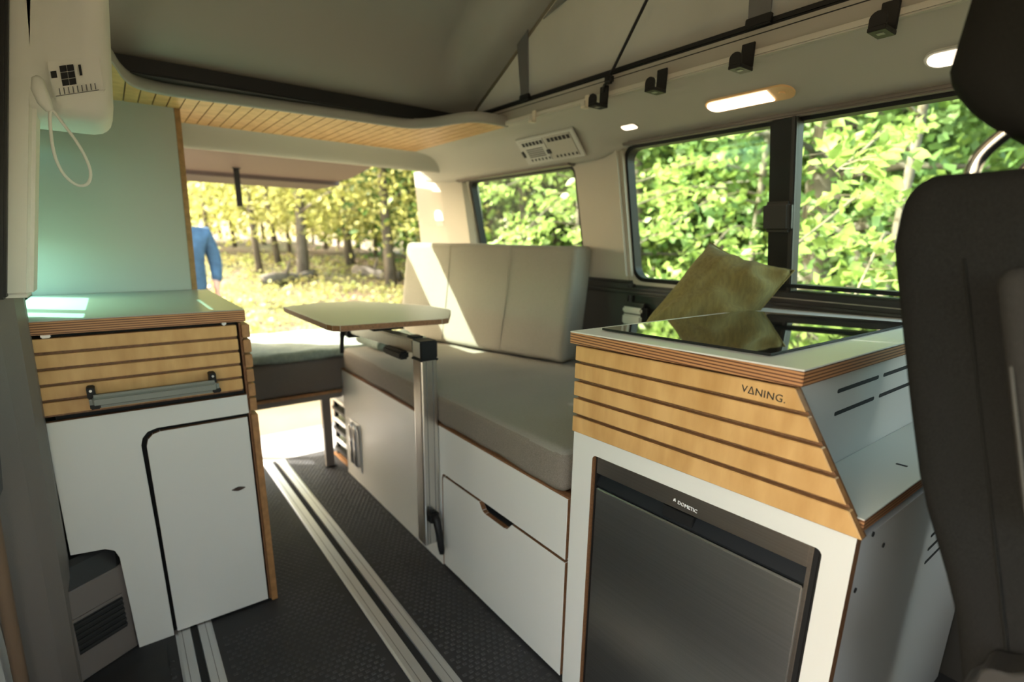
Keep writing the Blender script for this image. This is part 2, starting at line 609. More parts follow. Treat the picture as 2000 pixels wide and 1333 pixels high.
# large sliding window
def window(name, y0, y1, z0, z1, r, oy0, oy1, oz0, oz1, lining, gasket=0.014):
    O, I = hole_loops(oy0, oy1, oz0, oz1, y0, y1, z0, z1, r)
    win = struct(ring(name, O, I, 'x', 1.55, 1.60, lining, None, None, lean))
    O2, I2 = hole_loops(y0 + .0005, y1 - .0005, z0 + .0005, z1 - .0005, y0 + gasket, y1 - gasket, z0 + gasket, z1 - gasket, max(r - gasket, 0.012))
    # gasket follows the rounded hole itself
    cy, cz = (y0 + y1) / 2, (z0 + z1) / 2
    loop_o = rrect(y0, y1, z0, z1, r, 8)
    loop_i = rrect(y0 + gasket, y1 - gasket, z0 + gasket, z1 - gasket, max(r - gasket * .6, .01), 8)
    ring('gasket', loop_o, loop_i, 'x', 1.556, 1.592, BLACK, win, None, lean)
    gl = panel('pane', rrect(y0 + gasket * .5, y1 - gasket * .5, z0 + gasket * .5, z1 - gasket * .5, r, 6), 'x', 1.582, 1.586, GLASS, None, win, fn=lean)
    return win


w2 = window('window_2', -0.35, 1.315, 0.912, 1.372, 0.05, -0.6, 1.335, 0.90, 1.385, PILLAR)
w1 = window('window_1', 1.555, 2.315, 0.912, 1.338, 0.035, 1.535, 2.335, 0.90, 1.345, PILLAR)
# slider bar and latch of the big window
bar = box('slider_bar', 1.535, 1.575, 0.722, 0.795, 0.915, 1.37, BLACK, w2, r=0.006, fn=lean)
box('slider_bar_seal', 1.530, 1.545, 0.722, 0.735, 0.915, 1.37, DTRIM, w2, r=0.003, fn=lean)
lt = box('slider_latch', 1.512, 1.540, 0.722, 0.800, 1.085, 1.165, DTRIM, w2, r=0.010, seg=3, fn=lean)
box('slider_rail', 1.53, 1.58, -0.3, 0.79, 0.905, 0.925, DTRIM, w2, r=0.004, fn=lean)
box('slider_rail', 1.52, 1.575, -0.3, 0.80, 0.935, 0.945, BLACK, w2, r=0.003, fn=lean)
# pillar between the two windows
p1 = struct(box('trim_3', 1.528, 1.575, 1.31, 1.54, 0.915, 1.40, PILLAR, r=0.014, seg=4, fn=lean))
struct(box('trim_4', 1.525, 1.58, 1.30, 1.55, 0.60, 0.915, DTRIM, r=0.012, seg=3))
# rear corner pillar
dp = struct(panel('trim_5', [(1.56, 2.32), (1.535, 2.34), (1.50, 2.50), (1.49, 2.60), (1.48, 2.72), (1.62, 2.80), (1.62, 2.32)], 'z', 0.55, 1.40, PILLAR, None, fn=lambda v: (v.x + WX(v.z) - 1.55 + (0.03 if v.z < 0.6 else 0), v.y + (1.4 - v.z) * 0.16 * (1 if v.y > 2.55 else 0), v.z)))
struct(box('trim_6', 1.50, 1.62, 2.35, 2.90, -0.05, 0.56, DTRIM, r=0.01))

# ------------------------------------------------------------------ roof edge, right side
prof_f = [(1.205, 1.512), (1.200, 1.452), (1.215, 1.447), (1.27, 1.428), (1.34, 1.405), (1.40, 1.389), (1.432, 1.383), (1.446, 1.374), (1.47, 1.374), (1.56, 1.40), (1.56, 1.53), (1.25, 1.56)]
prof_r = [(1.205, 1.512), (1.200, 1.452), (1.215, 1.447), (1.285, 1.437), (1.335, 1.412), (1.366, 1.376), (1.385, 1.347), (1.402, 1.336), (1.43, 1.334), (1.56, 1.36), (1.56, 1.53), (1.25, 1.56)]


def loft(name, rows, m, parent=None, cap=True, smooth=True):
    """closed profiles (lists of 3D points) joined along their length"""
    n = len(rows[0])
    V = [p for r_ in rows for p in r_]
    F = []
    for i in range(len(rows) - 1):
        for k in range(n):
            l = (k + 1) % n
            F.append((i * n + k, i * n + l, (i + 1) * n + l, (i + 1) * n + k))
    if cap:
        F.append(tuple(range(n - 1, -1, -1)))
        F.append(tuple((len(rows) - 1) * n + k for k in range(n)))
    bm = bmesh.new()
    vs = [bm.verts.new(v) for v in V]
    for f in F:
        bm.faces.new([vs[i] for i in f])
    bmesh.ops.recalc_face_normals(bm, faces=bm.faces)
    o = mkbm(name, bm, m, parent)
    if smooth:
        me = o.data
        me.polygons.foreach_set('use_smooth', [True] * len(me.polygons))
        try:
            me.set_sharp_from_angle(angle=math.radians(38))
        except Exception:
            pass
    return o


def densify(p, k=3):
    q = spline([(a[0], a[1], 0) for a in p], n=(len(p) - 1) * k)
    return [(v.x, v.y) for v in q]


pf, pr = prof_f[:10], prof_r[:10]
pf = [pf[0]] + densify(pf[1:10]) + prof_f[10:]
pr = [pr[0]] + densify(pr[1:10]) + prof_r[10:]
rows = []
for y, k in ((-0.9, 0), (1.22, 0), (1.26, .05), (1.30, .25), (1.34, .6), (1.38, .9), (1.42, 1), (2.35, 1), (2.62, 1)):
    rows.append([(a[0] * (1 - k) + b[0] * k, y, a[1] * (1 - k) + b[1] * k) for a, b in zip(pf, pr)])
ce = struct(loft('ceiling', rows, LINER))
box('window_header', 1.425, 1.450, -0.5, 1.30, 1.366, 1.378, BTRIM, ce, r=0.004)
box('window_header', 1.40, 1.438, 1.53, 2.34, 1.326, 1.338, BTRIM, ce, r=0.004)
# cream rail and fascia above it
box('roof_rail', 1.186, 1.203, -0.7, 1.70, 1.449, 1.464, LINER, ce, r=0.003)
box('fascia', 1.197, 1.2032, -0.7, 1.86, 1.4645, 1.508, FASCIA, ce, r=0)
box('fascia_line', 1.1962, 1.1975, -0.7, 1.86, 1.495, 1.497, DARKGAP, ce, r=0)

# air vent in the rear duct
def duct_pt(y, s, off=0.0):
    """point on the sloping face of the duct, s 0 (bottom) to 1 (top)"""
    a, b = Vector((1.378, 0, 1.356)), Vector((1.318, 0, 1.424))
    p = a.lerp(b, s)
    nrm = Vector((-(b - a).z, 0, (b - a).x)).normalized()
    p = p + nrm * (off + 0.004)
    return Vector((p.x, y, p.z))


def duct_box(name, y0, y1, s0, s1, o0, o1, m, parent, r=0):
    V = [duct_pt(y, s, o) for o in (o0, o1) for (y, s) in ((y0, s0), (y1, s0), (y1, s1), (y0, s1))]
    F = [(0, 1, 2, 3), (7, 6, 5, 4), (0, 4, 5, 1), (1, 5, 6, 2), (2, 6, 7, 3), (3, 7, 4, 0)]
    bm = bmesh.new()
    vs = [bm.verts.new(v) for v in V]
    for f in F:
        bm.faces.new([vs[i] for i in f])
    bmesh.ops.recalc_face_normals(bm, faces=bm.faces)
    bevel(bm, r, 1)
    return mkbm(name, bm, m, parent)


vt = thing('air_vent', 'cream ceiling air vent with black louvres above the small rear side window', 'vent', (1.36, 1.56, 1.40))
duct_box('bezel', 1.415, 1.735, -0.12, 1.10, 0.0, 0.008, VENTGREY, vt, 0.003)
g1 = duct_box('louvre_block', 1.58, 1.715, 0.02, 0.98, 0.008, 0.0105, VENTGREY, vt)
g2 = duct_box('shutter_block', 1.435, 1.57, 0.02, 0.98, 0.008, 0.0105, LINER, vt)
for k in range(5):
    duct_box('louvre_slot', 1.60, 1.695, 0.24 + k * 0.085, 0.275 + k * 0.085, 0.0105, 0.0112, DARKGAP, g1)
for g, y0 in ((g1, 1.585), (g2, 1.44)):
    for k in range(6):
        yy = y0 + k * 0.0205
        duct_box('louvre_slot', yy, yy + 0.015, 0.76, 0.92, 0.0105, 0.0112, DARKGAP, g)
        duct_box('louvre_slot', yy, yy + 0.008, 0.06, 0.16, 0.0105, 0.0112, DARKGAP, g)
duct_box('slider_tab', 1.566, 1.585, 0.30, 0.46, 0.008, 0.014, BLACK, vt)
duct_box('slider_tab', 1.716, 1.726, 0.30, 0.56, 0.008, 0.014, BLACK, vt)

# ------------------------------------------------------------------ pop-up roof and tent
def roof_z(y):
    return 1.515 + (1.90 - y) * 0.535


def sst(a, b, x):
    t = max(0, min(1, (x - a) / (b - a)))
    return t * t * (3 - 2 * t)


XL, XR = 0.02, 1.205
V, F = [], []
NX, NY = 44, 40
for j in range(NY + 1):
    y = 1.93 - (2.03) * (j / NY) ** 1.25
    for i in range(NX + 1):
        x = XL + (XR - XL) * i / NX
        inner = sst(1.13, 1.04, x) * sst(0.09, 0.20, x) * sst(1.86, 1.74, y)
        ridge = 0.018 * sst(1.20, 1.10, x) * sst(0.03, 0.1, x)
        V.append((x, y, roof_z(y) - 0.004 + ridge + inner * 0.075 + 0.05 * inner * math.sin(math.pi * (x - XL) / (XR - XL))))
for j in range(NY):
    for i in range(NX):
        a = j * (NX + 1) + i
        F.append((a, a + 1, a + NX + 2, a + NX + 1))
n0 = len(V)
rs = struct(mk('ceiling_pop_top', V, F, ROOFIN, None, True))
# outer shell on top so that the roof has thickness
mk('outer_shell', [(XL - .05, 2.0, 1.545), (XR + .05, 2.0, 1.545), (XR + .05, -0.15, roof_z(-.15) + .03), (XL - .05, -0.15, roof_z(-.15) + .03),
                   (XL - .05, 2.0, 1.62), (XR + .05, 2.0, 1.62), (XR + .05, -0.15, roof_z(-.15) + .22), (XL - .05, -0.15, roof_z(-.15) + .22)],
   [(4, 5, 6, 7), (0, 1, 5, 4), (1, 2, 6, 5), (3, 0, 4, 7), (2, 3, 7, 6)], BODYPAINT, rs)
# dark seal strip along the hinge
box('hinge_seal', XL, 1.21, 1.885, 1.955, 1.478, 1.520, BLACK, rs, r=0.004)
# bead along the roof edge
tube('edge_bead', [(1.203, 1.88, roof_z(1.88) - .004), (1.203, -0.1, roof_z(-.1) - .004)], 0.006, TENT, rs, 8)

tent = thing('roof_tent', 'tan canvas roof tent under the raised pop-up roof', 'tent', (1.2, 0.9, 1.512))
V, F = [], []
NY2, NZ2 = 40, 14
for j in range(NY2 + 1):
    y = 1.885 - 1.985 * j / NY2
    zt_ = roof_z(y) - 0.006
    for k in range(NZ2 + 1):
        s = k / NZ2
        z = 1.514 + (zt_ - 1.514) * s
        sag = -0.012 * math.sin(math.pi * s) * min(1, (zt_ - 1.514) * 3) + 0.006 * noise.noise((y * 5, z * 6, 0.3))
        V.append((1.203 + sag * 0.8, y, z))
for j in range(NY2):
    for k in range(NZ2):
        a = j * (NZ2 + 1) + k
        F.append((a, a + 1, a + NZ2 + 2, a + NZ2 + 1))
mk('canvas', V, F, TENT, tent, True)
box('bottom_seal', 1.192, 1.212, -0.6, 1.89, 1.506, 1.521, BLACK, tent, r=0.004)
for (ya, yb) in ((1.545, 1.505), (0.735, 0.685)):
    zt_ = roof_z(ya)
    s = mk('hanging_strap', [(1.185, ya, 1.515), (1.185, yb, 1.515), (1.186, yb + .012, roof_z(yb)), (1.186, ya + .03, zt_ - .004),
                             (1.188, ya, 1.515), (1.188, yb, 1.515), (1.189, yb + .012, roof_z(yb)), (1.189, ya + .03, zt_ - .004)],
           [(0, 1, 2, 3), (7, 6, 5, 4), (0, 4, 5, 1), (1, 5, 6, 2), (2, 6, 7, 3), (3, 7, 4, 0)], STRAPGREY, tent)
    box('strap_buckle', 1.180, 1.192, yb - .004, ya + .004, 1.508, 1.527, BLACK, s, r=0.002)
# mesh window of the tent
panel('mesh_window', [(1.44, roof_z(1.44) - .035), (1.28, roof_z(1.28) - .09), (0.95, roof_z(1.28) + .02), (0.95, roof_z(0.95) - .05)], 'x', 1.186, 1.189, TENTGREY, None, tent)
# left canvas mirrors it (out of the frame, keeps the sun out)
tl = tent
mk('canvas', [(XL - .006, 1.9, 1.515), (XL - .006, -0.1, 1.515), (XL - .006, -0.1, roof_z(-.1)), (XL - .006, 1.9, roof_z(1.9) + .003)], [(0, 1, 2, 3)], TENT, tl)
box('bottom_seal', XL - .020, XL - .002, -0.1, 1.90, 1.50, 1.521, BLACK, tl, r=0.003)
tf = tent
mk('canvas', [(XL, -0.115, 1.50), (XR, -0.115, 1.50), (XR, -0.115, roof_z(-.1)), (XL, -0.115, roof_z(-.1))], [(0, 1, 2, 3)], TENT, tf)

# black cord that holds the roof down
cord = thing('tension_cord', 'thin black cord running up from the rail hook to the tent roof', 'cord', (1.18, 1.14, 1.47))
tube('rope', spline([(1.181, 1.158, 1.462), (1.178, 1.150, 1.480), (1.176, 1.135, 1.492), (1.17, 1.00, 1.66), (1.16, 0.86, 1.84), (1.15, 0.66, 2.14)], 30), 0.0042, BLACK, cord, 8)
box('cord_knot', 1.166, 1.186, 1.118, 1.146, 1.478, 1.502, BLACK, cord, r=0.006, seg=3)

# ------------------------------------------------------------------ rear slatted valance
LIPC = [(-0.20, 1.60), (0.00, 1.60), (0.045, 1.61), (0.068, 1.70), (0.090, 1.83), (0.118, 1.912), (0.165, 1.947), (0.235, 1.957), (0.40, 1.945), (0.588, 1.932), (0.75, 1.922), (0.88, 1.918), (0.955, 1.900), (1.005, 1.835), (1.035, 1.735), (1.062, 1.672), (1.10, 1.648), (1.15, 1.645), (1.205, 1.650)]
LIP = [(v.x, v.y) for v in spline([(a, b, 0) for a, b in LIPC], 110)]


def lip_y(x):
    for (a, b), (c, d) in zip(LIP, LIP[1:]):
        if a <= x <= c:
            return b + (d - b) * (x - a) / max(c - a, 1e-6)
    return LIP[-1][1]


va = struct(panel('ceiling_rear_valance', LIP + [(1.205, 2.42), (-0.2, 2.42)], 'z', 1.456, 1.478, ROOFIN, ROOFIN))
x = -0.2
k = 0
while x < 1.20:
    xa, xb = x + .0015, min(x + .0355, 1.204)
    pts = [(xa, lip_y(xa) + .006), ((xa + xb) / 2, lip_y((xa + xb) / 2) + .006), (xb, lip_y(xb) + .006), (xb, 2.38), (xa, 2.38)]
    if xb - xa > .008:
        panel('slat', pts, 'z', 1.4475, 1.456, BIRCH, BIRCHEDGE, va)
    x += .037
# rounded grey lip
V, F = [], []
for (a, b) in LIP:
    for (dy, dz) in ((0.004, 1.4465), (-0.006, 1.4465), (-0.012, 1.452), (-0.013, 1.470), (-0.008, 1.480), (0.006, 1.482)):
        V.append((a, b + dy, dz))
for i in range(len(LIP) - 1):
    for k in range(6):
        l = (k + 1) % 6
        F.append((i * 6 + k, i * 6 + l, i * 6 + 6 + l, i * 6 + 6 + k))
mk('lip', V, F, ROOFIN, va, True)
# roof skin above it
struct(box('ceiling_skin', -0.27, 1.60, 1.95, 2.50, 1.50, 1.545, BODYPAINT, r=0.01))

# ------------------------------------------------------------------ rear header and hatch
hp = [(2.36, 1.456), (2.378, 1.444), (2.398, 1.420), (2.415, 1.396), (2.428, 1.380), (2.442, 1.373), (2.458, 1.376), (2.47, 1.40), (2.47, 1.50), (2.36, 1.50)]
hp = densify(hp[:8]) + hp[8:]
def hdr_row(x, dz=0.0, dy=0.0):
    return [(x, a + dy, b + (dz if b < 1.45 else 0)) for a, b in hp]
struct(loft('wall_rear', [hdr_row(-0.2), hdr_row(1.2), hdr_row(1.43)], LINER))

gate = thing('tailgate', 'open tailgate of the van with brownish lining above the rear opening', 'tailgate', (0.67, 3.2, 1.40))
def gz(y):
    return 1.448 - (y - 2.48) * 0.048
def gpt(x, y, dz=0):
    return (x, y, gz(y) + dz)
def gslab(name, pts, d0, d1, m, parent):
    n = len(pts)
    V = [gpt(a, b, d0) for a, b in pts] + [gpt(a, b, d1) for a, b in pts]
    F = [tuple(range(n)), tuple(range(2 * n - 1, n - 1, -1))] + [(i, (i + 1) % n, n + (i + 1) % n, n + i) for i in range(n)]
    return mk(name, V, F, m, parent)
gslab('lower_panel', [(.15, 2.74), (1.19, 2.74), (1.25, 3.35), (1.17, 3.70), (.21, 3.70), (.15, 3.35)], 0.0, 0.07, MAUVE, gate)
gslab('rim', [(.14, 3.50), (1.235, 3.50), (1.165, 3.78), (.21, 3.78)], -0.022, 0.05, MAUVED, gate)
gslab('side_frame', [(.15, 2.50), (.21, 2.50), (.21, 2.74), (.15, 2.74)], 0.0, 0.06, MAUVE, gate)
gslab('side_frame', [(1.00, 2.50), (1.19, 2.50), (1.19, 2.74), (1.00, 2.74)], 0.0, 0.06, MAUVE, gate)  # unseen right frame made wide to keep sun off the corner pillar
gslab('rear_pane', [(.21, 2.50), (1.00, 2.50), (1.00, 2.74), (.21, 2.74)], 0.02, 0.026, GLASS, gate)
pull = box('pull_strap', 0.592, 0.622, 3.30, 3.306, 1.212, 1.415, BLACK, gate, r=0.001)
box('strap_anchor', 0.583, 0.631, 3.285, 3.32, 1.405, 1.425, BLACK, pull, r=0.004)

# ------------------------------------------------------------------ left wall
wl = struct(box('wall_left', -0.30, -0.235, 1.50, 2.78, -0.05, 0.875, LINER, r=0))
box('upper_lining', -0.24, -0.205, 1.40, 2.62, 1.318, 1.50, LINER, wl, r=0)
box('outer_lining', -0.30, -0.24, 1.40, 2.62, 1.338, 1.50, LINER, wl, r=0)
box('window_post', -0.30, -0.215, 2.16, 2.78, 0.875, 1.330, LINER, wl, r=0)
box('window_post', -0.30, -0.215, 1.44, 1.62, 0.875, 1.330, LINER, wl, r=0)
win3 = struct(box('window_3', -0.275, -0.271, 1.55, 2.165, 0.87, 1.336, GLASSTEAL, r=0))
box('window_bar', -0.285, -0.26, 1.752, 1.812, 0.875, 1.268, BLACK, win3, r=0.003)
bl = tag(panel('sun_patch_blind', [(1.552, 1.052), (2.163, 1.052), (2.163, 1.292), (1.87, 1.292), (1.87, 1.334), (1.552, 1.334)], 'x', -0.258, -0.256, TEAL), 'teal roller blind added to the tinted side window, cut to shape the kitchen sun patches', 'blind')  # blind added to shape the sun on the worktop; stepped top leaves a slit
struct(box('trim_15', -0.29, -0.06, 2.45, 2.80, -0.05, 1.45, PILLAR, r=0.02, seg=3))
# unseen half open door added beside the camera to keep sun off the fridge
dr1 = struct(panel('sun_block_door', [(0.35, -0.12), (1.40, -0.12), (1.40, 0.86), (0.35, 0.86)], 'x', -0.40, -0.34, BODYPAINT))
for q_ in ([(0.35, .86), (0.82, .86), (0.82, 1.36), (0.35, 1.36)], [(1.23, .86), (1.40, .86), (1.40, 1.36), (1.23, 1.36)], [(0.35, 1.36), (1.40, 1.36), (1.40, 1.56), (0.35, 1.56)]):
    panel('door_frame', q_, 'x', -0.39, -0.35, BODYPAINT, None, dr1)
panel('pane', [(0.82, .86), (1.23, .86), (1.23, 1.36), (0.82, 1.36)], 'x', -0.372, -0.369, GLASSDARK, None, dr1)
# cab in front of the living space, behind the camera
struct(box('ceiling_cab', -0.27, 1.60, -1.9, -0.08, 1.46, 1.53, LINER, r=0))
struct(box('wall_front', -0.27, 1.60, -1.95, -1.88, -0.05, 1.10, DTRIM, r=0))
struct(box('door_2', -0.30, -0.25, -1.9, -0.12, -0.05, 0.95, DTRIM, r=0))
struct(box('trim_16', -0.30, -0.22, -0.16, -0.08, -0.05, 1.5, PILLAR, r=0))
# roof edge above the sliding door, out of the frame
struct(loft('ceiling_left_edge', [[(-.27, y, 1.40), (-.12, y, 1.44), (-.03, y, 1.48), (0.01, y, 1.512), (-.05, y, 1.55), (-.27, y, 1.53)] for y in (-0.7, 2.62)], LINER))

# corner cover with the air outlet, hangs from the roof edge
cov = struct(cushion('trim_7', -0.11, 0.050, 1.36, 1.58, 1.262, 1.60, 0.035, PILLARW, None, 14, None, lambda v: (v.x + (v.z - 1.34) * 0.10, v.y, v.z)))
lv = thing('air_vent', 'white air outlet with black squares beside the white pull loop', 'vent', (-0.01, 1.36, 1.30))
def tilt_l(v):
    # follow the rounded nose of the cover
    z = v.z + (v.x + 0.046) * 0.33
    ax_, az_ = max(0, v.x - 0.015) / 0.036, max(0, 1.297 - v.z) / 0.036
    q = min(0.98, math.hypot(ax_, az_))
    return (v.x, v.y + 0.035 * (1 - math.sqrt(1 - q * q)), z)
box('bezel', -0.046, 0.036, 1.356, 1.366, 1.292, 1.352, PILLARW, lv, r=0.002, fn=tilt_l)
for (a, b, c, d) in ((-0.0415, -0.033, 1.324, 1.335), (-0.0275, -0.0175, 1.332, 1.342), (-0.0165, -0.0065, 1.332, 1.342), (-0.0275, -0.0175, 1.3205, 1.3305), (-0.0165, -0.0065, 1.3205, 1.3305), (-0.0275, -0.0175, 1.309, 1.319), (-0.0165, -0.0065, 1.309, 1.319), (0.0005, 0.0045, 1.322, 1.340)):
    box('outlet_square', a, b, 1.3548, 1.357, c, d, BLACK, lv, r=0, fn=tilt_l)
for kk in range(9):
    box('outlet_slot', -0.034 + kk * .0068, -0.0325 + kk * .0068, 1.3552, 1.357, 1.2955, 1.306, STRAPGREY, lv, r=0, fn=tilt_l)
box('outlet_frame', -0.040, 0.026, 1.3554, 1.3565, 1.2935, 1.2945, STRAPGREY, lv, r=0, fn=tilt_l)
# capsule and white loop
lp = thing('pull_loop', 'white cord loop hanging from a white capsule at the door pillar', 'cord loop', (-0.05, 1.31, 1.25))
tube('capsule', [(-0.058, 1.31, 1.317), (-0.059, 1.31, 1.312), (-0.060, 1.31, 1.295), (-0.056, 1.31, 1.275), (-0.051, 1.31, 1.263), (-0.049, 1.31, 1.261)], [.003, .0085, .0115, .0105, .0065, .003], PILLARW, lp, 14)
tube('loop', spline([(-0.049, 1.308, 1.262), (-0.055, 1.306, 1.222), (-0.055, 1.304, 1.185), (-0.047, 1.303, 1.155), (-0.031, 1.303, 1.138), (-0.015, 1.303, 1.142), (-0.008, 1.304, 1.165), (-0.016, 1.305, 1.202), (-0.034, 1.307, 1.240)], 45, True), 0.0026, PILLARW, lp, 8, True)

# door pillar: two white trims with a dark seal, dark foot below
def pil_lean(v):
    return (v.x + max(0.0, v.z - 0.94) * 0.17, v.y, v.z)


plw = struct(box('trim_8', -0.185, -0.128, 1.36, 1.45, 0.93, 1.52, PILLARW, r=0.010, seg=3, fn=pil_lean))
struct(box('trim_9', -0.205, -0.165, 1.34, 1.44, 0.93, 1.52, DTRIM, r=0.004, fn=pil_lean))
struct(box('trim_10', -0.222, -0.178, 1.24, 1.34, 0.925, 1.52, PILLARW, r=0.010, seg=3, fn=pil_lean))
struct(box('trim_11', -0.26, -0.21, 1.15, 1.235, 0.60, 1.52, DTRIM, r=0.006, fn=pil_lean))
box('pillar_joint', -0.2205, -0.177, 1.2385, 1.243, 1.338, 1.341, DARKGAP, plw, r=0, fn=pil_lean)
# dark foot of the pillar, the cabinet is cut out around it
foot = struct(panel('trim_12', [(-0.24, 1.36), (-0.19, 1.40), (-0.165, 1.43), (-0.155, 1.47), (-0.155, 1.499), (-0.30, 1.499), (-0.30, 1.36)], 'z', 0.0, 0.93, BTRIM, None, None,
                    fn=lambda v: (v.x - 0.034 * max(0, (0.93 - v.z)), v.y, v.z)))
low = panel('foot_base', [(-0.205, 1.437), (-0.079, 1.511), (-0.079, 1.62), (-0.30, 1.62), (-0.30, 1.437)], 'z', 0.0, 0.245, BTRIM, None, foot, r=0.004)
panel('foot_shelf', [(-0.198, 1.440), (-0.082, 1.510), (-0.082, 1.60), (-0.30, 1.60), (-0.30, 1.44)], 'z', 0.235, 0.300, DTRIM, None, foot, r=0.012,
      fn=lambda v: (v.x, v.y + (0.03 if v.z > 0.27 else 0), v.z))
# outlet grille on the slanting base
e = Vector((-0.088 + 0.205, 1.506 - 1.437, 0)).normalized()
nrm = Vector((e.y, -e.x, 0))
def on_base(s, z, o):
    p = Vector((-0.205, 1.437, 0)) + e * s + nrm * o
    return (p.x, p.y, z)
def base_box(name, s0, s1, z0, z1, o0, o1, m, parent):
    V = [on_base(s, z, o) for o in (o0, o1) for (s, z) in ((s0, z0), (s1, z0), (s1, z1), (s0, z1))]
    return mk(name, V, [(0, 1, 2, 3), (7, 6, 5, 4), (0, 4, 5, 1), (1, 5, 6, 2), (2, 6, 7, 3), (3, 7, 4, 0)], m, parent)
gr = base_box('grille', 0.012, 0.130, 0.068, 0.172, 0.0, 0.003, BTRIM, foot)
base_box('grille_recess', 0.020, 0.128, 0.076, 0.164, 0.003, 0.0035, DARKGAP, gr)
for k in range(6):
    base_box('grille_bar', 0.020, 0.128, 0.082 + k * .0145, 0.088 + k * .0145, 0.003, 0.0065, DTRIM, gr)
# rubber seal and painted jamb outside the foot
tube('door_seal', spline([(-0.218, 1.29, 0.95), (-0.232, 1.29, 0.75), (-0.248, 1.30, 0.5), (-0.262, 1.31, 0.25), (-0.272, 1.32, 0.0)], 16), 0.012, SEAL, foot, 10)
struct(panel('trim_13', [(-0.50, 1.36), (-0.285, 1.36), (-0.285, 1.30), (-0.30, 1.20), (-0.50, 1.20)], 'z', -0.10, 0.62, BODYPAINT))
struct(box('door_sill_mat', -0.30, -0.02, 0.95, 1.435, 0.0, 0.006, DTRIM, r=0.002))
bpy.data.objects['door_sill_mat'].name = 'trim_14'

# ================================================================== KITCHEN CABINET (left)
kc = thing('kitchen_cabinet', 'white kitchen cabinet with birch slatted drawer front and towel bar', 'cabinet', (0.04, 1.8, 0))
FY = 1.50
body = box('carcass', -0.15, 0.243, FY + .030, 2.13, 0.31, 0.832, DARKGAP, kc, r=0)
box('carcass_foot', -0.06, 0.243, FY + .030, 2.13, 0.004, 0.309, DARKGAP, kc, r=0)
pts = [(0.000, 0.0), (-0.078, 0.0), (-0.083, 0.27), (-0.090, 0.292), (-0.108, 0.303), (-0.172, 0.310), (-0.168, 0.640), (0.243, 0.640), (0.243, 0.588), (0.035, 0.588), (0.015, 0.582), (0.003, 0.568), (-0.002, 0.550), (0.000, 0.30)]
panel('front_panel', pts, 'y', FY, FY + .016, WHITE, PLYEDGE, kc, r=0.0008)
dpts = [(0.0085, 0.008), (0.238, 0.008), (0.238, 0.578), (0.040, 0.578), (0.024, 0.573), (0.013, 0.562), (0.0085, 0.545)]
door = panel('door', dpts, 'y', FY, FY + .016, WHITE, PLYEDGE, kc, r=0.0008)
# finger latch: oval with pointed ends
lv_ = [(0.196 + 0.017 * math.copysign(abs(math.cos(t)) ** 1.0, math.cos(t)), 0.378 + 0.006 * math.sin(t) * (1 - 0.55 * abs(math.cos(t)))) for t in [2 * math.pi * i / 24 for i in range(24)]]
panel('latch', lv_, 'y', FY - .002, FY + .004, KNOBBR, None, door)
# slatted drawer front
dr = box('drawer_front', -0.166, 0.236, FY + .012, FY + .026, 0.650, 0.828, PLYEDGE, kc, r=0)
for k in range(5):
    z1 = 0.8285 - k * 0.0357
    z0 = z1 - 0.0285
    box('slat', -0.166 - k * .0015, 0.236, FY - .002, FY + .012, z0, z1, BIRCH, dr, r=0.0012)
box('runner_clip', -0.145, -0.128, FY + .004, FY + .03, 0.829, 0.838, ALUMATT, kc, r=0.002)
box('runner_clip', 0.205, 0.215, FY + .004, FY + .03, 0.829, 0.838, ALUMATT, kc, r=0.002)
# towel bar
tb = box('towel_bar', -0.082, 0.176, FY - .050, FY - .024, 0.669, 0.700, BARGREY, kc, r=0.009, seg=3)
for a, b in ((-0.084, -0.069), (0.158, 0.173)):
    box('bracket', a, b, FY - .034, FY - .001, 0.690, 0.716, BLACK, tb, r=0.002)
    cyl('bracket_screw', ((a + b) / 2, FY - .0355, 0.709), ((a + b) / 2, FY - .033, 0.709), 0.0028, ALUMATT, tb, 10)
    box('clip', a + .002, b + .006, FY - .045, FY - .022, 0.668, 0.678, BLACK, tb, r=0.002)
# slatted aisle side, its cut ends face the door
sp_ = box('side_backing', 0.2435, 0.250, FY + .010, 2.13, 0.0, 0.832, PLYEDGE, kc, r=0)
for k in range(6):
    z1 = 0.8285 - k * 0.0400
    box('side_slat', 0.2475, 0.2665 - .0004 * k, FY - .004, 2.13, z1 - 0.034, z1, BIRCHEDGE, kc, r=0.0015)
box('side_slat', 0.2475, 0.2640, FY - .004, 2.13, 0.0, 0.583, BIRCHEDGE, kc, r=0.0015)

kt = thing('worktop', 'grey worktop with plywood edge on the kitchen cabinet', 'worktop', (0.04, 1.8, 0.838))
box('top', -0.205, 0.2585, FY - .012, 2.125, 0.867, 0.869, GREYTOP, kt, r=0.0008)
box('plywood_core', -0.205, 0.258, FY - .0115, 2.125, 0.8385, 0.867, PLY, kt, r=0.001)

# tall partition panel behind the worktop
pp = thing('tall_wardrobe', 'tall grey wardrobe front with a wooden edge and an added sun-blocking body behind the kitchen worktop', 'wardrobe', (0.02, 2.14, 0.0))
box('sun_block_body', -0.055, 0.225, 2.150, 2.74, 0.0, 1.444, PANELGREY, pp, r=0)  # unseen body added behind the board to shade the bed
panel('board', [(-0.203, 0.8695), (0.211, 0.8695), (0.228, 1.449), (-0.203, 1.449)], 'y', 2.128, 2.146, PANELGREY, None, pp)
panel('edge_strip', [(0.2115, 0.8695), (0.2275, 0.8695), (0.2445, 1.449), (0.2285, 1.449)], 'y', 2.126, 2.150, BIRCHEDGE, None, pp)

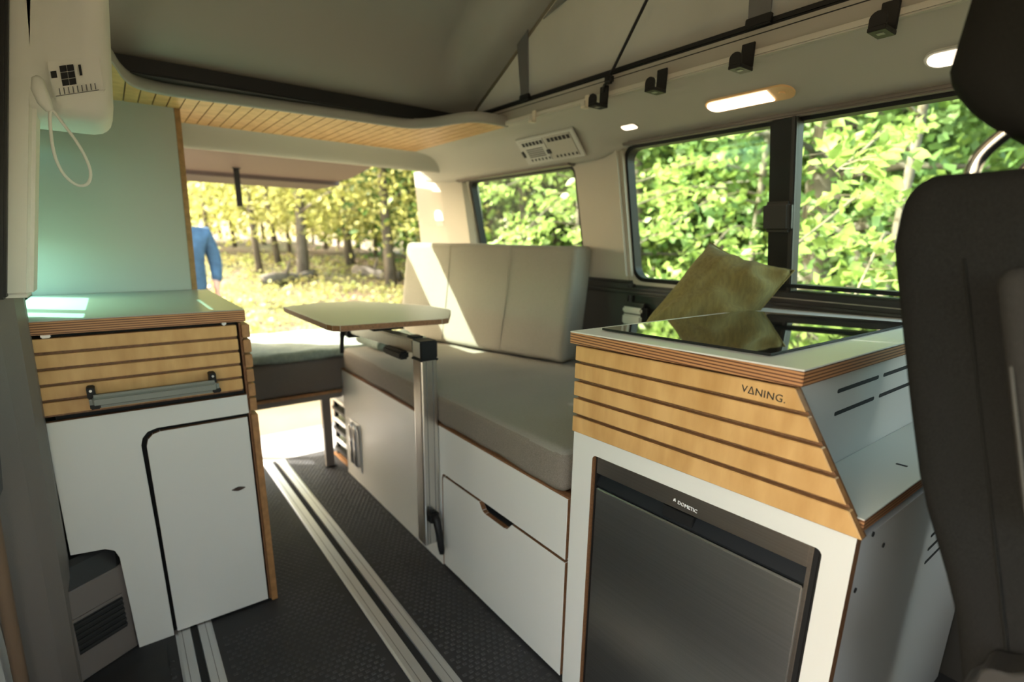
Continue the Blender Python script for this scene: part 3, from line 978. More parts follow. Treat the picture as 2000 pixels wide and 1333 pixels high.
# ================================================================== BENCH
bench = thing('bench_box', 'white bench box with plywood edges along the far side wall', 'bench', (1.1, 1.5, 0))
BX = 0.75
box('base_board', BX + .02, 1.50, 0.80, 2.22, 0.47, 0.486, PLYEDGE, bench, r=0)
panel('front_panel', [(1.357, 0.0), (2.242, 0.0), (2.242, 0.488), (0.778, 0.488), (0.778, 0.333), (1.340, 0.333), (1.352, 0.329), (1.357, 0.318)], 'x', BX, BX + .016, WHITE, PLYEDGE, bench, r=0.0008)
cut = [(1.142, 0.325), (1.125, 0.304), (1.112, 0.299), (1.018, 0.299), (1.005, 0.303), (0.985, 0.325)]
drp = [(0.778, 0.008), (1.350, 0.008), (1.350, 0.312), (1.346, 0.321), (1.336, 0.325)] + cut + [(0.778, 0.325)]
drw = panel('drawer', drp, 'x', BX, BX + .016, WHITE, PLYEDGE, bench, r=0.0008)
box('drawer_box', BX + .018, 1.40, 0.80, 1.34, 0.02, 0.30, DARKGAP, drw, r=0)
box('top_edge', BX - .001, BX + .017, 0.776, 2.244, 0.4885, 0.4935, PLYEDGE, bench, r=0.0008)
box('end_panel', BX + .016, 1.48, 2.226, 2.242, 0.0, 0.486, WHITE, bench, r=0)
box('end_panel', BX + .016, 1.48, 0.778, 0.793, 0.0, 0.486, WHITE, bench, r=0)
box('back_board', 1.46, 1.48, 0.80, 2.22, 0.0, 0.47, DARKGAP, bench, r=0)
# two recessed pull handles on the end of the front
hd = box('pull_handle', BX - .004, BX + .002, 2.055, 2.165, 0.060, 0.285, ALUMATT, bench, r=0.002)
for yy in (2.085, 2.135):
    tube('handle_bar', [(BX - .004, yy, 0.085), (BX - .014, yy, 0.095), (BX - .014, yy, 0.262), (BX - .004, yy, 0.272)], 0.0085, CHROME, hd, 10)
box('clamp_plate', BX - .003, BX + .001, 1.378, 1.432, 0.100, 0.285, ALUMATT, bench, r=0.001)


def seat_disp(p):
    return 0.006 * (1 - 2 * abs(noise.noise((p.x * 1.2, p.y * 7, 1.7)))) ** 3 + 0.0018 * noise.noise((p.x * 9, p.y * 6, 4.2))


sc = thing('seat_cushion', 'long greige seat cushion lying on the bench box', 'cushion', (1.12, 1.48, 0.494))
cushion('cover', BX + .001, 1.505, 0.795, 2.205, 0.4940, 0.590, 0.020, [SEATTOP, SEATSIDE], sc, 40, seat_disp, None, lambda n: 0 if n.z > 0.6 else 1)

# back cushion, stands askew on the seat
bc = thing('back_cushion', 'big upright greige back cushion standing on the bench seat', 'cushion', (1.3, 1.9, 0.59))
bl_a, bl_b = Vector((1.06, 2.317, 0)), Vector((1.318, 1.427, 0))
bdir = (bl_b - bl_a).normalized()
bn = Vector((-bdir.y, bdir.x, 0))
if bn.x < 0: bn = -bn
LEN = (bl_b - bl_a).length
TH = 0.135


def back_fn(v):
    s, d, z = v.x, v.y, v.z
    p = bl_a + bdir * s + bn * (d + (z - 0.600) * 0.15)
    return (p.x, p.y, z)


def back_disp(p):
    return 0.004 * noise.noise((p.x * 4, p.z * 2, 0.2)) + 0.0025 * noise.noise((p.x * 16, p.z * 2.5, 5))


cushion('cover', 0.0, LEN, 0.0, TH, 0.602, 1.036, 0.022, [SEATTOP], bc, 26, back_disp, back_fn)
for s in (0.29, 0.62):
    tube('seam', [back_fn(Vector((s + .004 * math.sin(z * 9), -0.0008, z))) for z in np.linspace(.612, 1.03, 14)], 0.0011, SEATTOP, bc, 6)
tube('seam', [back_fn(Vector((LEN - .001, d_, z_))) for d_, z_ in [(TH * .55, z) for z in np.linspace(.612, 1.03, 10)]], 0.0025, SEATTOP, bc, 6)

# ================================================================== TABLE
tbl = thing('swivel_table', 'small swivel table on an aluminium post clamped to the bench', 'table', (0.71, 1.40, 0.09))
tp = [(0.488, 2.061), (0.490, 1.575), (0.497, 1.545), (0.515, 1.528), (0.84, 1.497), (0.868, 1.503), (0.975, 1.672), (0.982, 1.70), (0.971, 1.843), (0.798, 2.123), (0.639, 2.147)]
top = panel('table_top', tp, 'z', 0.782, 0.800, mat('table_laminate', (0.52, 0.50, 0.42), 0.38), PLYEDGE, tbl, r=0.0006)
px, py = 0.7195, 1.392
post = panel('post', [(px + a, py + b) for a, b in rrect(-.0285, .0285, -.0285, .0285, .008, 4)], 'z', 0.088, 0.700, ALU, ALU, tbl)
for dx in (-.011, .011):
    box('post_groove', px + dx - .0012, px + dx + .0012, py - .0288, py - .0283, 0.092, 0.698, STRAPGREY, post, r=0)
box('post_collar', px - .031, px + .031, py - .031, py + .031, 0.698, 0.706, BLACK, tbl, r=0.003)
box('joint_block', px - .028, px + .028, py - .030, py + .028, 0.706, 0.760, BLACK, tbl, r=0.003)
box('joint_face', px - .0285, px - .0275, py - .024, py + .022, 0.710, 0.757, ALUMATT, tbl, r=0)


def arm_fn(v):
    return (v.x - (v.y - 1.42) * 0.04, v.y, v.z - (v.y - 1.42) * 0.02)


arm = box('swing_arm', px - .024, px + .022, 1.425, 1.905, 0.715, 0.757, ALU, tbl, r=0.004, fn=arm_fn)
text_mesh('arm_lettering', 'Lagun', 0.026, INK, arm, (0.6885, 1.72, 0.722), (0, -1, 0), (0, 0, 1))
box('arm_pivot', px - .02, px + .02, 1.43, 1.475, 0.757, 0.763, BLACK, arm, r=0.003)
box('tension_lever', px - .052, px - .020, 1.455, 1.585, 0.690, 0.716, BLACK, tbl, r=0.006, seg=2)
panel('top_swivel', [(0.655, 0.757), (0.765, 0.757), (0.745, 0.775), (0.725, 0.7815), (0.695, 0.7815), (0.675, 0.775)], 'y', 1.62, 1.74, BLACK, None, tbl)
# curved clamp lever at the far end of the arm
box('end_knuckle', 0.668, 0.722, 1.905, 1.945, 0.688, 0.742, BLACK, tbl, r=0.006)
tube('end_lever', spline([(0.700, 1.93, 0.735), (0.684, 1.94, 0.735), (0.668, 1.95, 0.715), (0.662, 1.955, 0.67), (0.660, 1.955, 0.625)], 16), [.012] * 5 + [.010] * 6 + [.008] * 6, BLACK, tbl, 8)
# black clamp handle low on the post
ck = box('clamp_knob', 0.694, 0.728, py - .060, py - .029, 0.175, 0.215, BLACK, tbl, r=0.008, seg=3)
tube('clamp_handle', [(0.712, py - .050, 0.205), (0.712, py - .066, 0.190), (0.714, py - .078, 0.150), (0.716, py - .086, 0.098), (0.717, py - .088, 0.082)], [.012, .0125, .0115, .0105, .008], BLACK, tbl, 10)

# ================================================================== REAR BED
bed = thing('rear_bed', 'rear bed platform with brown grey mattress across the open hatch', 'bed', (0.75, 2.5, 0))
box('platform', 0.27, 1.46, 2.262, 2.80, 0.362, 0.380, ALUMATT, bed, r=0.003)
box('front_board', 0.27, 0.748, 2.248, 2.262, 0.385, 0.397, BIRCHEDGE, bed, r=0.001)
box('front_rail', 0.27, 0.748, 2.250, 2.262, 0.362, 0.385, BTRIM, bed, r=0.002)
cushion('mattress', 0.27, 1.44, 2.25, 2.79, 0.398, 0.545, 0.018, MATTSIDE, bed, 16, lambda p: 0.002 * noise.noise(p * 9))
for (a, b) in ((0.685, 2.345), (0.35, 2.70)):
    lg = box('leg', a, a + .038, b, b + .03, -0.004 if b > 2.56 else 0.0, 0.362, BTRIM, bed, r=0.003)
    box('leg_foot', a - .01, a + .048, b - .008, b + .038, -0.004 if b > 2.56 else 0.0, 0.004, BLACK, lg, r=0.001)


def bl_disp(p):
    return 0.006 * noise.noise((p.x * 11, p.y * 11, p.z * 6)) + 0.004 * noise.noise((p.x * 30, p.y * 30, 2))


blk = thing('blanket', 'sage green blanket folded over the rear bed', 'blanket', (0.8, 2.5, 0.545))
cushion('fold', 0.272, 1.045, 2.235, 2.79, 0.546, 0.588, 0.020, BLANKET, blk, 34, bl_disp)
cushion('end_roll', 0.83, 1.07, 2.02, 2.20, 0.600, 0.640, 0.019, BLANKET, blk, 22, bl_disp,
        lambda v: (v.x - max(0, v.y - 2.08) * .25, v.y, v.z + 0.012 * sst(2.1, 2.2, v.y)))

# drawer unit stowed under the bed, seen from its ribbed end
ub = thing('stowage_rack', 'ribbed metal stowage rack standing beside the bench end', 'rack', (0.82, 2.3, 0))
for k in range(6):
    z0 = 0.030 + k * 0.052
    box('shelf_bar', 0.768, 0.90, 2.255, 2.48, z0, z0 + 0.022, ALUMATT if k % 2 else BLACK, ub, r=0.004)
box('upright', 0.772, 0.790, 2.275, 2.295, 0.014, 0.335, BLACK, ub, r=0.002)
box('upright', 0.772, 0.790, 2.445, 2.465, 0.014, 0.335, BLACK, ub, r=0.002)
box('base', 0.765, 0.905, 2.252, 2.485, 0.0, 0.014, BIRCHEDGE, ub, r=0.001)

# ================================================================== FRIDGE CABINET (right)
fc = thing('fridge_cabinet', 'white cabinet with birch slats around the steel fridge', 'cabinet', (1.12, 0.5, 0))


def zt(y):
    return (0.77 - y) * 0.028


def ztf(v):
    return (v.x, v.y, v.z + zt(v.y) * min(1.0, max(0.0, v.z / 0.6)))


CX0 = 0.75
O, I = hole_loops(0.220, 0.768, 0.0, 0.658, 0.258, 0.710, 0.030, 0.618, 0.010)
ring('front_frame', O, I, 'x', CX0, CX0 + .018, WHITE, fc, PLYEDGE, ztf)
# slats with slanting ends
Z_S = [(0.812, 0.843), (0.774, 0.806), (0.737, 0.767), (0.698, 0.730), (0.657, 0.691)]
def slant(z):   # near end of the slatted front runs down to the step
    return 0.328 + (z - 0.858 + 0.012) * (0.328 - 0.218) / (0.858 - 0.678)
slat_objs = []
for k, (z0, z1) in enumerate(Z_S):
    pts = [(0.769, z0), (0.769, z1), (slant(z1), z1), (slant(z0), z0)]
    slat_objs.append(panel('slat', pts, 'x', CX0 - .006, CX0 + .008, BIRCH, BIRCHEDGE, fc, r=0.0014, fn=ztf))
panel('slat_backing', [(0.768, 0.655), (0.768, 0.846), (slant(.846) + .004, .846), (slant(.655) + .004, .655)], 'x', CX0 + .008, CX0 + .018, PLYEDGE, None, fc, fn=ztf)
text_mesh('logo_lettering', 'V\u0394NING.', 0.0158, INK, slat_objs[0], (CX0 - .0064, 0.4035, 0.8225 + zt(.40)), (0, -1, -0.028), (0, 0.0, 1), 0.0004, 'LEFT', 1.08, 0.0)
# sides
panel('upper_side', [(CX0 + .018, 0.672), (1.53, 0.672), (1.53, 0.848), (CX0 + .018, 0.848)], 'y', 0.330, 0.345, WHITE, None, fc, fn=ztf)
sd_ = [(0.905, 1.066, .783), (1.090, 1.262, .783), (0.902, 1.069, .822), (1.092, 1.255, .822)]
for a, b, z in sd_:
    panel('vent_slot', rrect(a, b, z - .013, z - .006, .003, 3), 'y', 0.3293, 0.3302, DARKGAP, None, fc, fn=ztf)
panel('lower_side', [(CX0 + .018, 0.0), (1.53, 0.0), (1.53, 0.6585), (CX0 + .018, 0.6585)], 'y', 0.221, 0.237, WHITE, None, fc)
for k in range(4):
    panel('vent_slot', rrect(1.135, 1.30, 0.478 + k * .028, 0.484 + k * .028, .0025, 3), 'y', 0.2202, 0.2212, DARKGAP, None, fc)
box('step_top', CX0 + .014, 1.53, 0.2195, 0.3295, 0.6765, 0.6785, mat('step_laminate', (0.55, 0.57, 0.52), 0.35), fc, r=0.0005, fn=ztf)
box('step_core', CX0 + .014, 1.53, 0.2195, 0.3295, 0.6595, 0.6765, PLY, fc, r=0.0005, fn=ztf)
for (a, b) in ((0.80, 0.262), (1.02, 0.258)):
    box('step_slot', a, a + .006, b - .008, b + .008, 0.6782, 0.6792, DARKGAP, fc, r=0, fn=ztf)
for (a, z) in ((0.812, 0.655), (0.868, 0.617), (0.785, 0.575)):
    cyl('screw', (a, 0.2195, z), (a, 0.2215, z), 0.004, DARKGAP, fc, 10)
box('far_side', CX0 + .018, 1.50, 0.752, 0.766, 0.0, 0.842, WHITE, fc, r=0)
box('rear_board', 1.505, 1.52, 0.345, 0.752, 0.0, 0.84, WHITE, fc, r=0)
box('clip', 0.772, 0.778, 0.60, 0.61, 0.845, 0.8478, ALUMATT, fc, r=0)

ft = thing('worktop', 'white worktop with layered plywood edge carrying the black hob', 'worktop', (1.13, 0.55, 0.848))
box('top', 0.7355, 1.535, 0.3135, 0.779, 0.8705, 0.873, WHITE, ft, r=0.0008, fn=ztf)
box('plywood_core', 0.736, 1.535, 0.314, 0.7785, 0.848, 0.8705, PLY, ft, r=0.001, fn=ztf)

hob = thing('hob', 'black glass hob set on the white plywood worktop', 'hob', (1.09, 0.57, 0.873))
def zth(v):
    return (v.x, v.y, v.z + zt(v.y))
panel('glass_top', [(0.792, 0.390), (1.390, 0.385), (1.352, 0.741), (0.792, 0.743)], 'z', 0.8745, 0.8785, HOB, BLACK, hob, fn=zth)
panel('gasket', [(0.797, 0.395), (1.383, 0.391), (1.346, 0.737), (0.797, 0.738)], 'z', 0.8732, 0.8745, BLACK, None, hob, fn=zth)

# ---- fridge
fr = thing('fridge', 'built-in fridge with dark steel door under the birch slats', 'fridge', (1.0, 0.48, 0.03))
FXD = 0.757
box('body', FXD + .03, 1.26, 0.268, 0.700, 0.034, 0.612, BLACK, fr, r=0.004)
fd = box('door', FXD, FXD + .03, 0.277, 0.7025, 0.036, 0.545, STEEL, fr, r=0.003, fn=ztf)
box('top_strip', FXD, FXD + .02, 0.277, 0.7025, 0.578, 0.6145, STEELTOP, fr, r=0.001, fn=ztf)
hr = panel('handle_recess', [(FXD + .022, 0.545), (FXD + .004, 0.5465), (FXD + .002, 0.551), (FXD + .019, 0.578), (FXD + .022, 0.578)], 'y', 0.277, 0.7025, mat('handle_dark_plastic', (0.008, 0.0095, 0.012), 0.55, spec=0.2), None, fr, fn=ztf)
box('handle_tab', FXD + .003, FXD + .02, 0.470, 0.535, 0.5475, 0.574, BLACK, fr, r=0.001, fn=ztf)
box('edge_trim', FXD - .002, FXD + .03, 0.2705, 0.2765, 0.036, 0.6145, STEELTOP, fr, r=0.001, fn=ztf)
box('side_seal', FXD - .004, FXD + .03, 0.2605, 0.2702, 0.034, 0.6165, BLACK, fr, r=0.002, fn=ztf)
box('side_seal', FXD + .002, FXD + .03, 0.7030, 0.7085, 0.034, 0.6165, BLACK, fr, r=0.001, fn=ztf)
text_mesh('brand_lettering', 'DOMETIC', 0.0092, INKW, fr, (FXD - .0006, 0.502, 0.589 + zt(.5)), (0, -1, -0.028), (0, 0, 1), 0.0004)
panel('brand_mark', [(0.5115, .5895 + zt(.51)), (0.5105, .5955 + zt(.51)), (0.5075, .597 + zt(.51)), (0.5065, .591 + zt(.51)), (0.509, .5925 + zt(.51))], 'x', FXD - .001, FXD, INKW, None, fr)

# ================================================================== PILLOW
def pillow(name, label, A, B, C_, D, thick, m, n=26):
    """A top-left, B top-right, C bottom-right, D bottom-left corners; puffed sheet pair"""
    A, B, C_, D = [Vector(p) for p in (A, B, C_, D)]
    nr = ((B - A).cross(D - A)).normalized()
    V, F = [], []
    idx = {}
    for side in (0, 1):
        for j in range(n + 1):
            for i in range(n + 1):
                u, v = i / n, j / n
                uu, vv = 2 * u - 1, 2 * v - 1
                pin = 0.075
                pu = uu * (1 - pin * (1 - vv * vv)) if True else uu
                pv = vv * (1 - pin * (1 - uu * uu))
                U, W = (pu + 1) / 2, (pv + 1) / 2
                p = (A * (1 - U) + B * U) * (1 - W) + (D * (1 - U) + C_ * U) * W
                edge = i in (0, n) or j in (0, n)
                h = ((1 - uu ** 2) * (1 - vv ** 2)) ** 0.45
                wr_ = 0.020 * noise.noise((u * 3 + v * 7, v * 2 - u * 5, 3 + side)) * (0.4 + h) + 0.005 * noise.noise((u * 14, v * 9, side + 8.0))
                # pull folds towards the right-hand corner
                fold = 0.020 * math.sin(21 * (v - 0.35 * u)) * sst(0.42, 0.9, u) * (1 - sst(0.6, 0.95, v)) * (0.15 + h)
                off = (thick * h + (wr_ + fold) * (1 if side == 0 else -1)) * (1 if side == 0 else -0.75)
                if edge:
                    if side == 1:
                        idx[(1, i, j)] = idx[(0, i, j)]
                        continue
                    off = 0.004 * noise.noise((u * 12, v * 12, 1))
                idx[(side, i, j)] = len(V)
                V.append(p + nr * off)
    for side in (0, 1):
        for j in range(n):
            for i in range(n):
                f = [idx[(side, i, j)], idx[(side, i + 1, j)], idx[(side, i + 1, j + 1)], idx[(side, i, j + 1)]]
                F.append(f if side == 0 else f[::-1])
    root = thing(name, label, 'pillow', ((D.x + C_.x) / 2, (D.y + C_.y) / 2, min(C_.z, D.z)))
    mk('cover', V, F, m, root, True)
    loop = [V[idx[(0, i, 0)]] for i in range(n + 1)] + [V[idx[(0, n, j)]] for j in range(1, n + 1)] + [V[idx[(0, i, n)]] for i in range(n - 1, -1, -1)] + [V[idx[(0, 0, j)]] for j in range(n - 1, 0, -1)]
    tube('seam', loop, 0.0022, m, root, 6, True)
    return root


pillow('pillow', 'olive green linen pillow leaning by the window behind the hob', (1.425, 0.925, 1.055), (1.475, 0.695, 0.985), (1.34, 0.830, 0.66), (1.03, 1.02, 0.615), -0.098, OLIVE)

# ================================================================== CAR SEAT
cs = thing('car_seat', 'dark grey front car seat with headrest and folded armrest', 'car seat', (0.95, 0.0, 0.3))


def seat_fn(v):
    # v.y is measured from the back plane of the backrest; lean back with height
    z = v.z
    y = 0.112 + (z - 0.60) * 0.270
    if z < 0.88:
        y -= 0.0
    return (v.x, v.y + y, z)


def bulge(p):
    return 0.004 * noise.noise((p.x * 7, p.y * 7, p.z * 5))


bk = cushion('backrest', 0.695, 1.16, -0.135, 0.0, 0.36, 1.128, 0.034, [CARFAB], cs, 26, bulge,
             lambda v: seat_fn(Vector((v.x, v.y - 0.022 * sst(1.04, 1.135, v.z) - 0.02 * sst(0.80, 0.62, v.z), v.z))))
cushion('head_restraint', 0.735, 1.03, -0.115, -0.005, 1.158, 1.42, 0.042, [CARFAB2], cs, 16, None,
        lambda v: (v.x, 0.232 + v.y - 0.045 * sst(1.24, 1.155, v.z) - 0.10 * max(0, v.z - 1.24), v.z))
for xx in (0.775, 0.975):
    tube('headrest_post', spline([(xx, 0.190, 1.105), (xx, 0.188, 1.138), (xx, 0.178, 1.158), (xx, 0.158, 1.178)], 12), 0.0078, CHROME, cs, 12)
    box('post_guide', xx - .03, xx + .03, 0.158, 0.214, 1.112, 1.126, BLACK, cs, r=0.006, seg=3)
cushion('seat_base', 0.68, 1.18, -0.52, 0.02, 0.26, 0.44, 0.04, [CARFAB], cs, 12)
box('seat_pedestal', 0.72, 1.14, -0.45, 0.0, 0.0, 0.26, BLACK, cs, r=0.01)
# folded armrest on the inner side
am = cushion('armrest', 0.620, 0.688, -0.180, -0.105, 0.800, 1.035, 0.020, [ARMFAB], cs, 14, None, seat_fn)
tube('armrest_stitching', [seat_fn(Vector((0.6205, -0.112, z))) for z in np.linspace(0.815, 0.95, 10)], 0.0012, THREAD, am, 6)
tube('side_seam', [seat_fn(Vector((0.6945, -0.070, z))) for z in np.linspace(0.45, 1.04, 14)], 0.0015, CARFAB2, cs, 6)
# recline knob
R_ = 0.052
kpts = []
for i in range(72):
    t = 2 * math.pi * i / 72
    rr = R_ + 0.0028 * math.cos(9 * t)
    kpts.append((0.020 + rr * math.cos(t), 0.605 + rr * math.sin(t)))
kn_ = panel('recline_knob', kpts, 'x', 0.645, 0.690, DTRIM, DTRIM, cs, r=0.003)
panel('knob_cap', [(0.020 + .034 * math.cos(2 * math.pi * i / 40), 0.605 + .034 * math.sin(2 * math.pi * i / 40)) for i in range(40)], 'x', 0.641, 0.646, BARGREY, None, kn_, r=0.001)

# ================================================================== HOOKS, CLIPS, LAMPS
def hook(y, label):
    t = thing('rail_hook', label, 'hook', (1.18, y, 1.42), 'black hooks on the roof rail')
    wd = 0.015
    box('plate', 1.180, 1.1855, y - wd, y + wd, 1.428, 1.478, BLACK, t, r=0.001)
    box('foot', 1.136, 1.1855, y - wd, y + wd, 1.420, 1.428, BLACK, t, r=0.001)
    tab = [(y - wd + .001, 1.428), (y + wd - .001, 1.428), (y + wd - .001, 1.440)] + [(y + (wd - .001) * math.cos(a), 1.440 + .012 * math.sin(a)) for a in np.linspace(0.2, math.pi - .2, 8)] + [(y - wd + .001, 1.440)]
    panel('tab', tab, 'x', 1.136, 1.141, BLACK, None, t)
    box('recess', 1.152, 1.164, y - .006, y + .006, 1.4192, 1.4205, BARGREY, t, r=0)
    return t


hook(0.455, 'black rail hook nearest the front seat headrest')
hook(0.725, 'black rail hook above the long glowing ceiling lamp')
hook(0.955, 'black rail hook between the corded hook and the lamp hook')
hook(1.155, 'black rail hook with the thin roof cord tied to it')
for y, lab in ((1.222, 'small cream clip on the roof rail beside the corded hook'), (1.468, 'small cream clip on the roof rail over the ceiling air vent')):
    t = thing('rail_clip', lab, 'clip', (1.18, y, 1.44), 'cream clips on the roof rail')
    box('clip_plate', 1.180, 1.1855, y - .008, y + .008, 1.432, 1.468, CREAMCLIP, t, r=0.001)
    box('clip_foot', 1.164, 1.1855, y - .008, y + .008, 1.430, 1.436, CREAMCLIP, t, r=0.001)
    box('clip_tab', 1.164, 1.168, y - .008, y + .008, 1.436, 1.450, LINER, t, r=0.001)


def liner_pt(xx, off):
    # point just under the front headliner slope
    a, b = Vector((1.27, 0, 1.428)), Vector((1.40, 0, 1.389))
    k = (xx - a.x) / (b.x - a.x)
    p = a.lerp(b, k)
    n = Vector((-(0.039), 0, -0.13)).normalized()
    return p + n * off


def lamp_plate(name, y0, y1, x0, x1, o0, o1, m, parent, r, n=8, sq=False):
    loop = rrect(y0, y1, x0, x1, r, n, (0, 1, 1, 0) if sq else (1, 1, 1, 1))
    V = []
    for o in (o0, o1):
        for (yy, xx) in loop:
            p = liner_pt(xx, o)
            V.append((p.x, yy, p.z))
    k = len(loop)
    F = [tuple(range(k)), tuple(range(2 * k - 1, k - 1, -1))] + [(i, (i + 1) % k, k + (i + 1) % k, k + i) for i in range(k)]
    bm = bmesh.new()
    vs = [bm.verts.new(v) for v in V]
    for f in F:
        bm.faces.new([vs[i] for i in f])
    return mkbm(name, bm, m, parent)


def ceiling_lamp(y0, y1, ys, label, ring_m, glow):
    t = thing('ceiling_lamp', label, 'lamp', (1.335, (y0 + y1) / 2, 1.40))
    lamp_plate('bezel', y0, y1, 1.308, 1.366, 0.001, 0.006, ring_m, t, 0.028)
    lamp_plate('diffuser', ys, y1 - .006, 1.314, 1.358, 0.006, 0.0085, glow, t, 0.021, sq=True)
    cyl('switch', (liner_pt(1.337, .006).x, y0 + .028, liner_pt(1.337, .006).z), (liner_pt(1.337, .009).x, y0 + .028, liner_pt(1.337, .009).z), 0.008, ring_m, t, 16)
    return t


ceiling_lamp(0.690, 0.920, 0.745, 'long glowing ceiling lamp with amber glow coloured into its rim above the sliding window bar', LAMPRING, LAMP)
ceiling_lamp(0.325, 0.438, 0.380, 'half lit ceiling lamp beside the front seat headrest', VENTGREY, LAMPW)
sl = thing('ceiling_lamp', 'small square ceiling lamp between the air vent and the long lamp', 'lamp', (1.345, 1.20, 1.40))
lamp_plate('bezel', 1.172, 1.232, 1.336, 1.366, 0.001, 0.004, LINER, sl, 0.010)
lamp_plate('diffuser', 1.175, 1.229, 1.338, 1.364, 0.004, 0.0055, LAMPW, sl, 0.009)
pl_ = thing('pillar_lamp', 'small arched lamp on the white rear corner pillar', 'lamp', (1.44, 2.5, 1.10))
arch = [(2.515, 1.150), (2.575, 1.150)] + [(2.545 + .030 * math.cos(a), 1.172 + .030 * math.sin(a)) for a in np.linspace(0, math.pi, 12)]
def on_pillar(v):
    return (v.x + WX(v.z) - 1.55 - (v.y - 2.50) * 0.12, v.y + (1.4 - v.z) * 0.0, v.z)
panel('diffuser', arch, 'x', 1.480, 1.502, LAMPW, None, pl_, fn=on_pillar)
box('lamp_base', 1.483, 1.503, 2.512, 2.578, 1.118, 1.149, VENTGREY, pl_, r=0.003, fn=on_pillar)

# ================================================================== OUTSIDE
LITTER = mat('forest_litter', (0.135, 0.092, 0.060), 0.95, c2=(0.075, 0.075, 0.030), vscale=(0.7, 0.7, 0.7), bump=0.6, bscale=14, thr=(0.40, 0.58), detail=9)
BARK = mat('grey_bark', (0.15, 0.132, 0.11), 0.95, c2=(0.075, 0.063, 0.05), vscale=(9, 9, 2.5), bump=0.8, bscale=30)
BARKP = mat('pale_birch_bark', (0.32, 0.31, 0.27), 0.9, c2=(0.16, 0.15, 0.125), vscale=(6, 6, 3), bump=0.4, bscale=30)
BARKD = mat('dark_bark', (0.15, 0.125, 0.095), 0.95, c2=(0.06, 0.05, 0.04), vscale=(9, 9, 2.5), bump=0.8, bscale=30)
LEAFY = mat('sunlit_yellow_leaf', (0.44, 0.43, 0.155), 0.6, c2=(0.32, 0.35, 0.09), vscale=(1.1, 1.1, 1.1), translucent=0.55)
LEAFG = mat('fresh_green_leaf', (0.24, 0.34, 0.08), 0.5, c2=(0.11, 0.20, 0.04), vscale=(1.6, 1.6, 1.6), translucent=0.45)
LEAFN = mat('spring_beech_leaf', (0.34, 0.43, 0.14), 0.42, c2=(0.20, 0.31, 0.07), vscale=(9, 9, 9), translucent=0.45)
LEAFD = mat('shaded_green_leaf', (0.10, 0.17, 0.05), 0.55, c2=(0.08, 0.16, 0.04), vscale=(1.5, 1.5, 1.5), translucent=0.35)
TWIG = mat('twig_bark', (0.20, 0.16, 0.12), 0.9)
HERB = mat('low_herb_green', (0.33, 0.40, 0.12), 0.7, c2=(0.42, 0.36, 0.14), vscale=(2, 2, 2), translucent=0.35)


def gz_(x, y):
    z = -0.50
    z += 0.095 * max(0.0, min(y, 15.0) - 5.0) * max(0.0, min(1.0, (14.0 - x) / 6.0)) + 0.02 * max(0.0, y - 15.0)
    z += 0.030 * max(0.0, x - 5.0)
    z += 0.10 * noise.noise((x * 0.25, y * 0.25, 0.0)) * min(1, max(0, (abs(x - .6) + abs(y - 1)) / 4 - .6)) + 0.04 * noise.noise((x * 0.9, y * 0.9, 2.0)) * (1 if (y > 3.5 or x > 2.5) else 0.3)
    return z


gx = np.concatenate([np.linspace(-60, -8, 14), np.linspace(-7, 14, 64), np.linspace(15.5, 70, 26)])
gy = np.concatenate([np.linspace(-50, -6, 12), np.linspace(-5, 16, 64), np.linspace(17, 80, 36)])
V = [(float(a), float(b), gz_(float(a), float(b))) for b in gy for a in gx]
NXg = len(gx)
F = [(j * NXg + i, j * NXg + i + 1, (j + 1) * NXg + i + 1, (j + 1) * NXg + i) for j in range(len(gy) - 1) for i in range(NXg - 1)]
gnd = mk('ground', V, F, LITTER, None, True)
struct(gnd)


def leaf_cloud(name, centers, sizes, m, parent, up=0.55):
    """many small folded leaves as one mesh: each leaf four vertices, two triangles"""
    P = np.asarray(centers, float)
    n = len(P)
    S = np.asarray(sizes, float).reshape(n, 1)
    nr = rng.normal(size=(n, 3)); nr[:, 2] += up * 2
    nr /= np.linalg.norm(nr, axis=1, keepdims=True)
    a = rng.normal(size=(n, 3))
    a -= nr * (a * nr).sum(1, keepdims=True)
    a /= np.linalg.norm(a, axis=1, keepdims=True)
    b = np.cross(nr, a)
    q = np.stack([P - a * S * .5, P + b * S * .34 + nr * S * .08, P + a * S * .5, P - b * S * .34 + nr * S * .08], 1).reshape(-1, 3)
    lo, hi = q.min(0), q.max(0)
    c = np.array([(lo[0] + hi[0]) / 2, (lo[1] + hi[1]) / 2, lo[2]])
    q -= c
    me = bpy.data.meshes.new(name)
    me.vertices.add(4 * n)
    me.vertices.foreach_set('co', q.ravel())
    k = np.arange(n) * 4
    loops = np.stack([k, k + 1, k + 2, k, k + 2, k + 3], 1).ravel()
    me.loops.add(6 * n)
    me.loops.foreach_set('vertex_index', loops.astype(np.int32))
    me.polygons.add(2 * n)
    me.polygons.foreach_set('loop_start', (np.arange(2 * n) * 3).astype(np.int32))
    me.polygons.foreach_set('loop_total', np.full(2 * n, 3, dtype=np.int32))
    me.materials.append(m)
    me.update(calc_edges=True)
    me.validate()
    o = link(name, me, c, parent)
    return stuff(o)


def pxdir(px):
    """ground direction seen at a picture column near the horizon"""
    d = fwd * 1022.4 + r2 * (px - 1000) + u2 * (731.2 - 470)
    d = Vector((d.x, d.y, 0))
    return d.normalized()


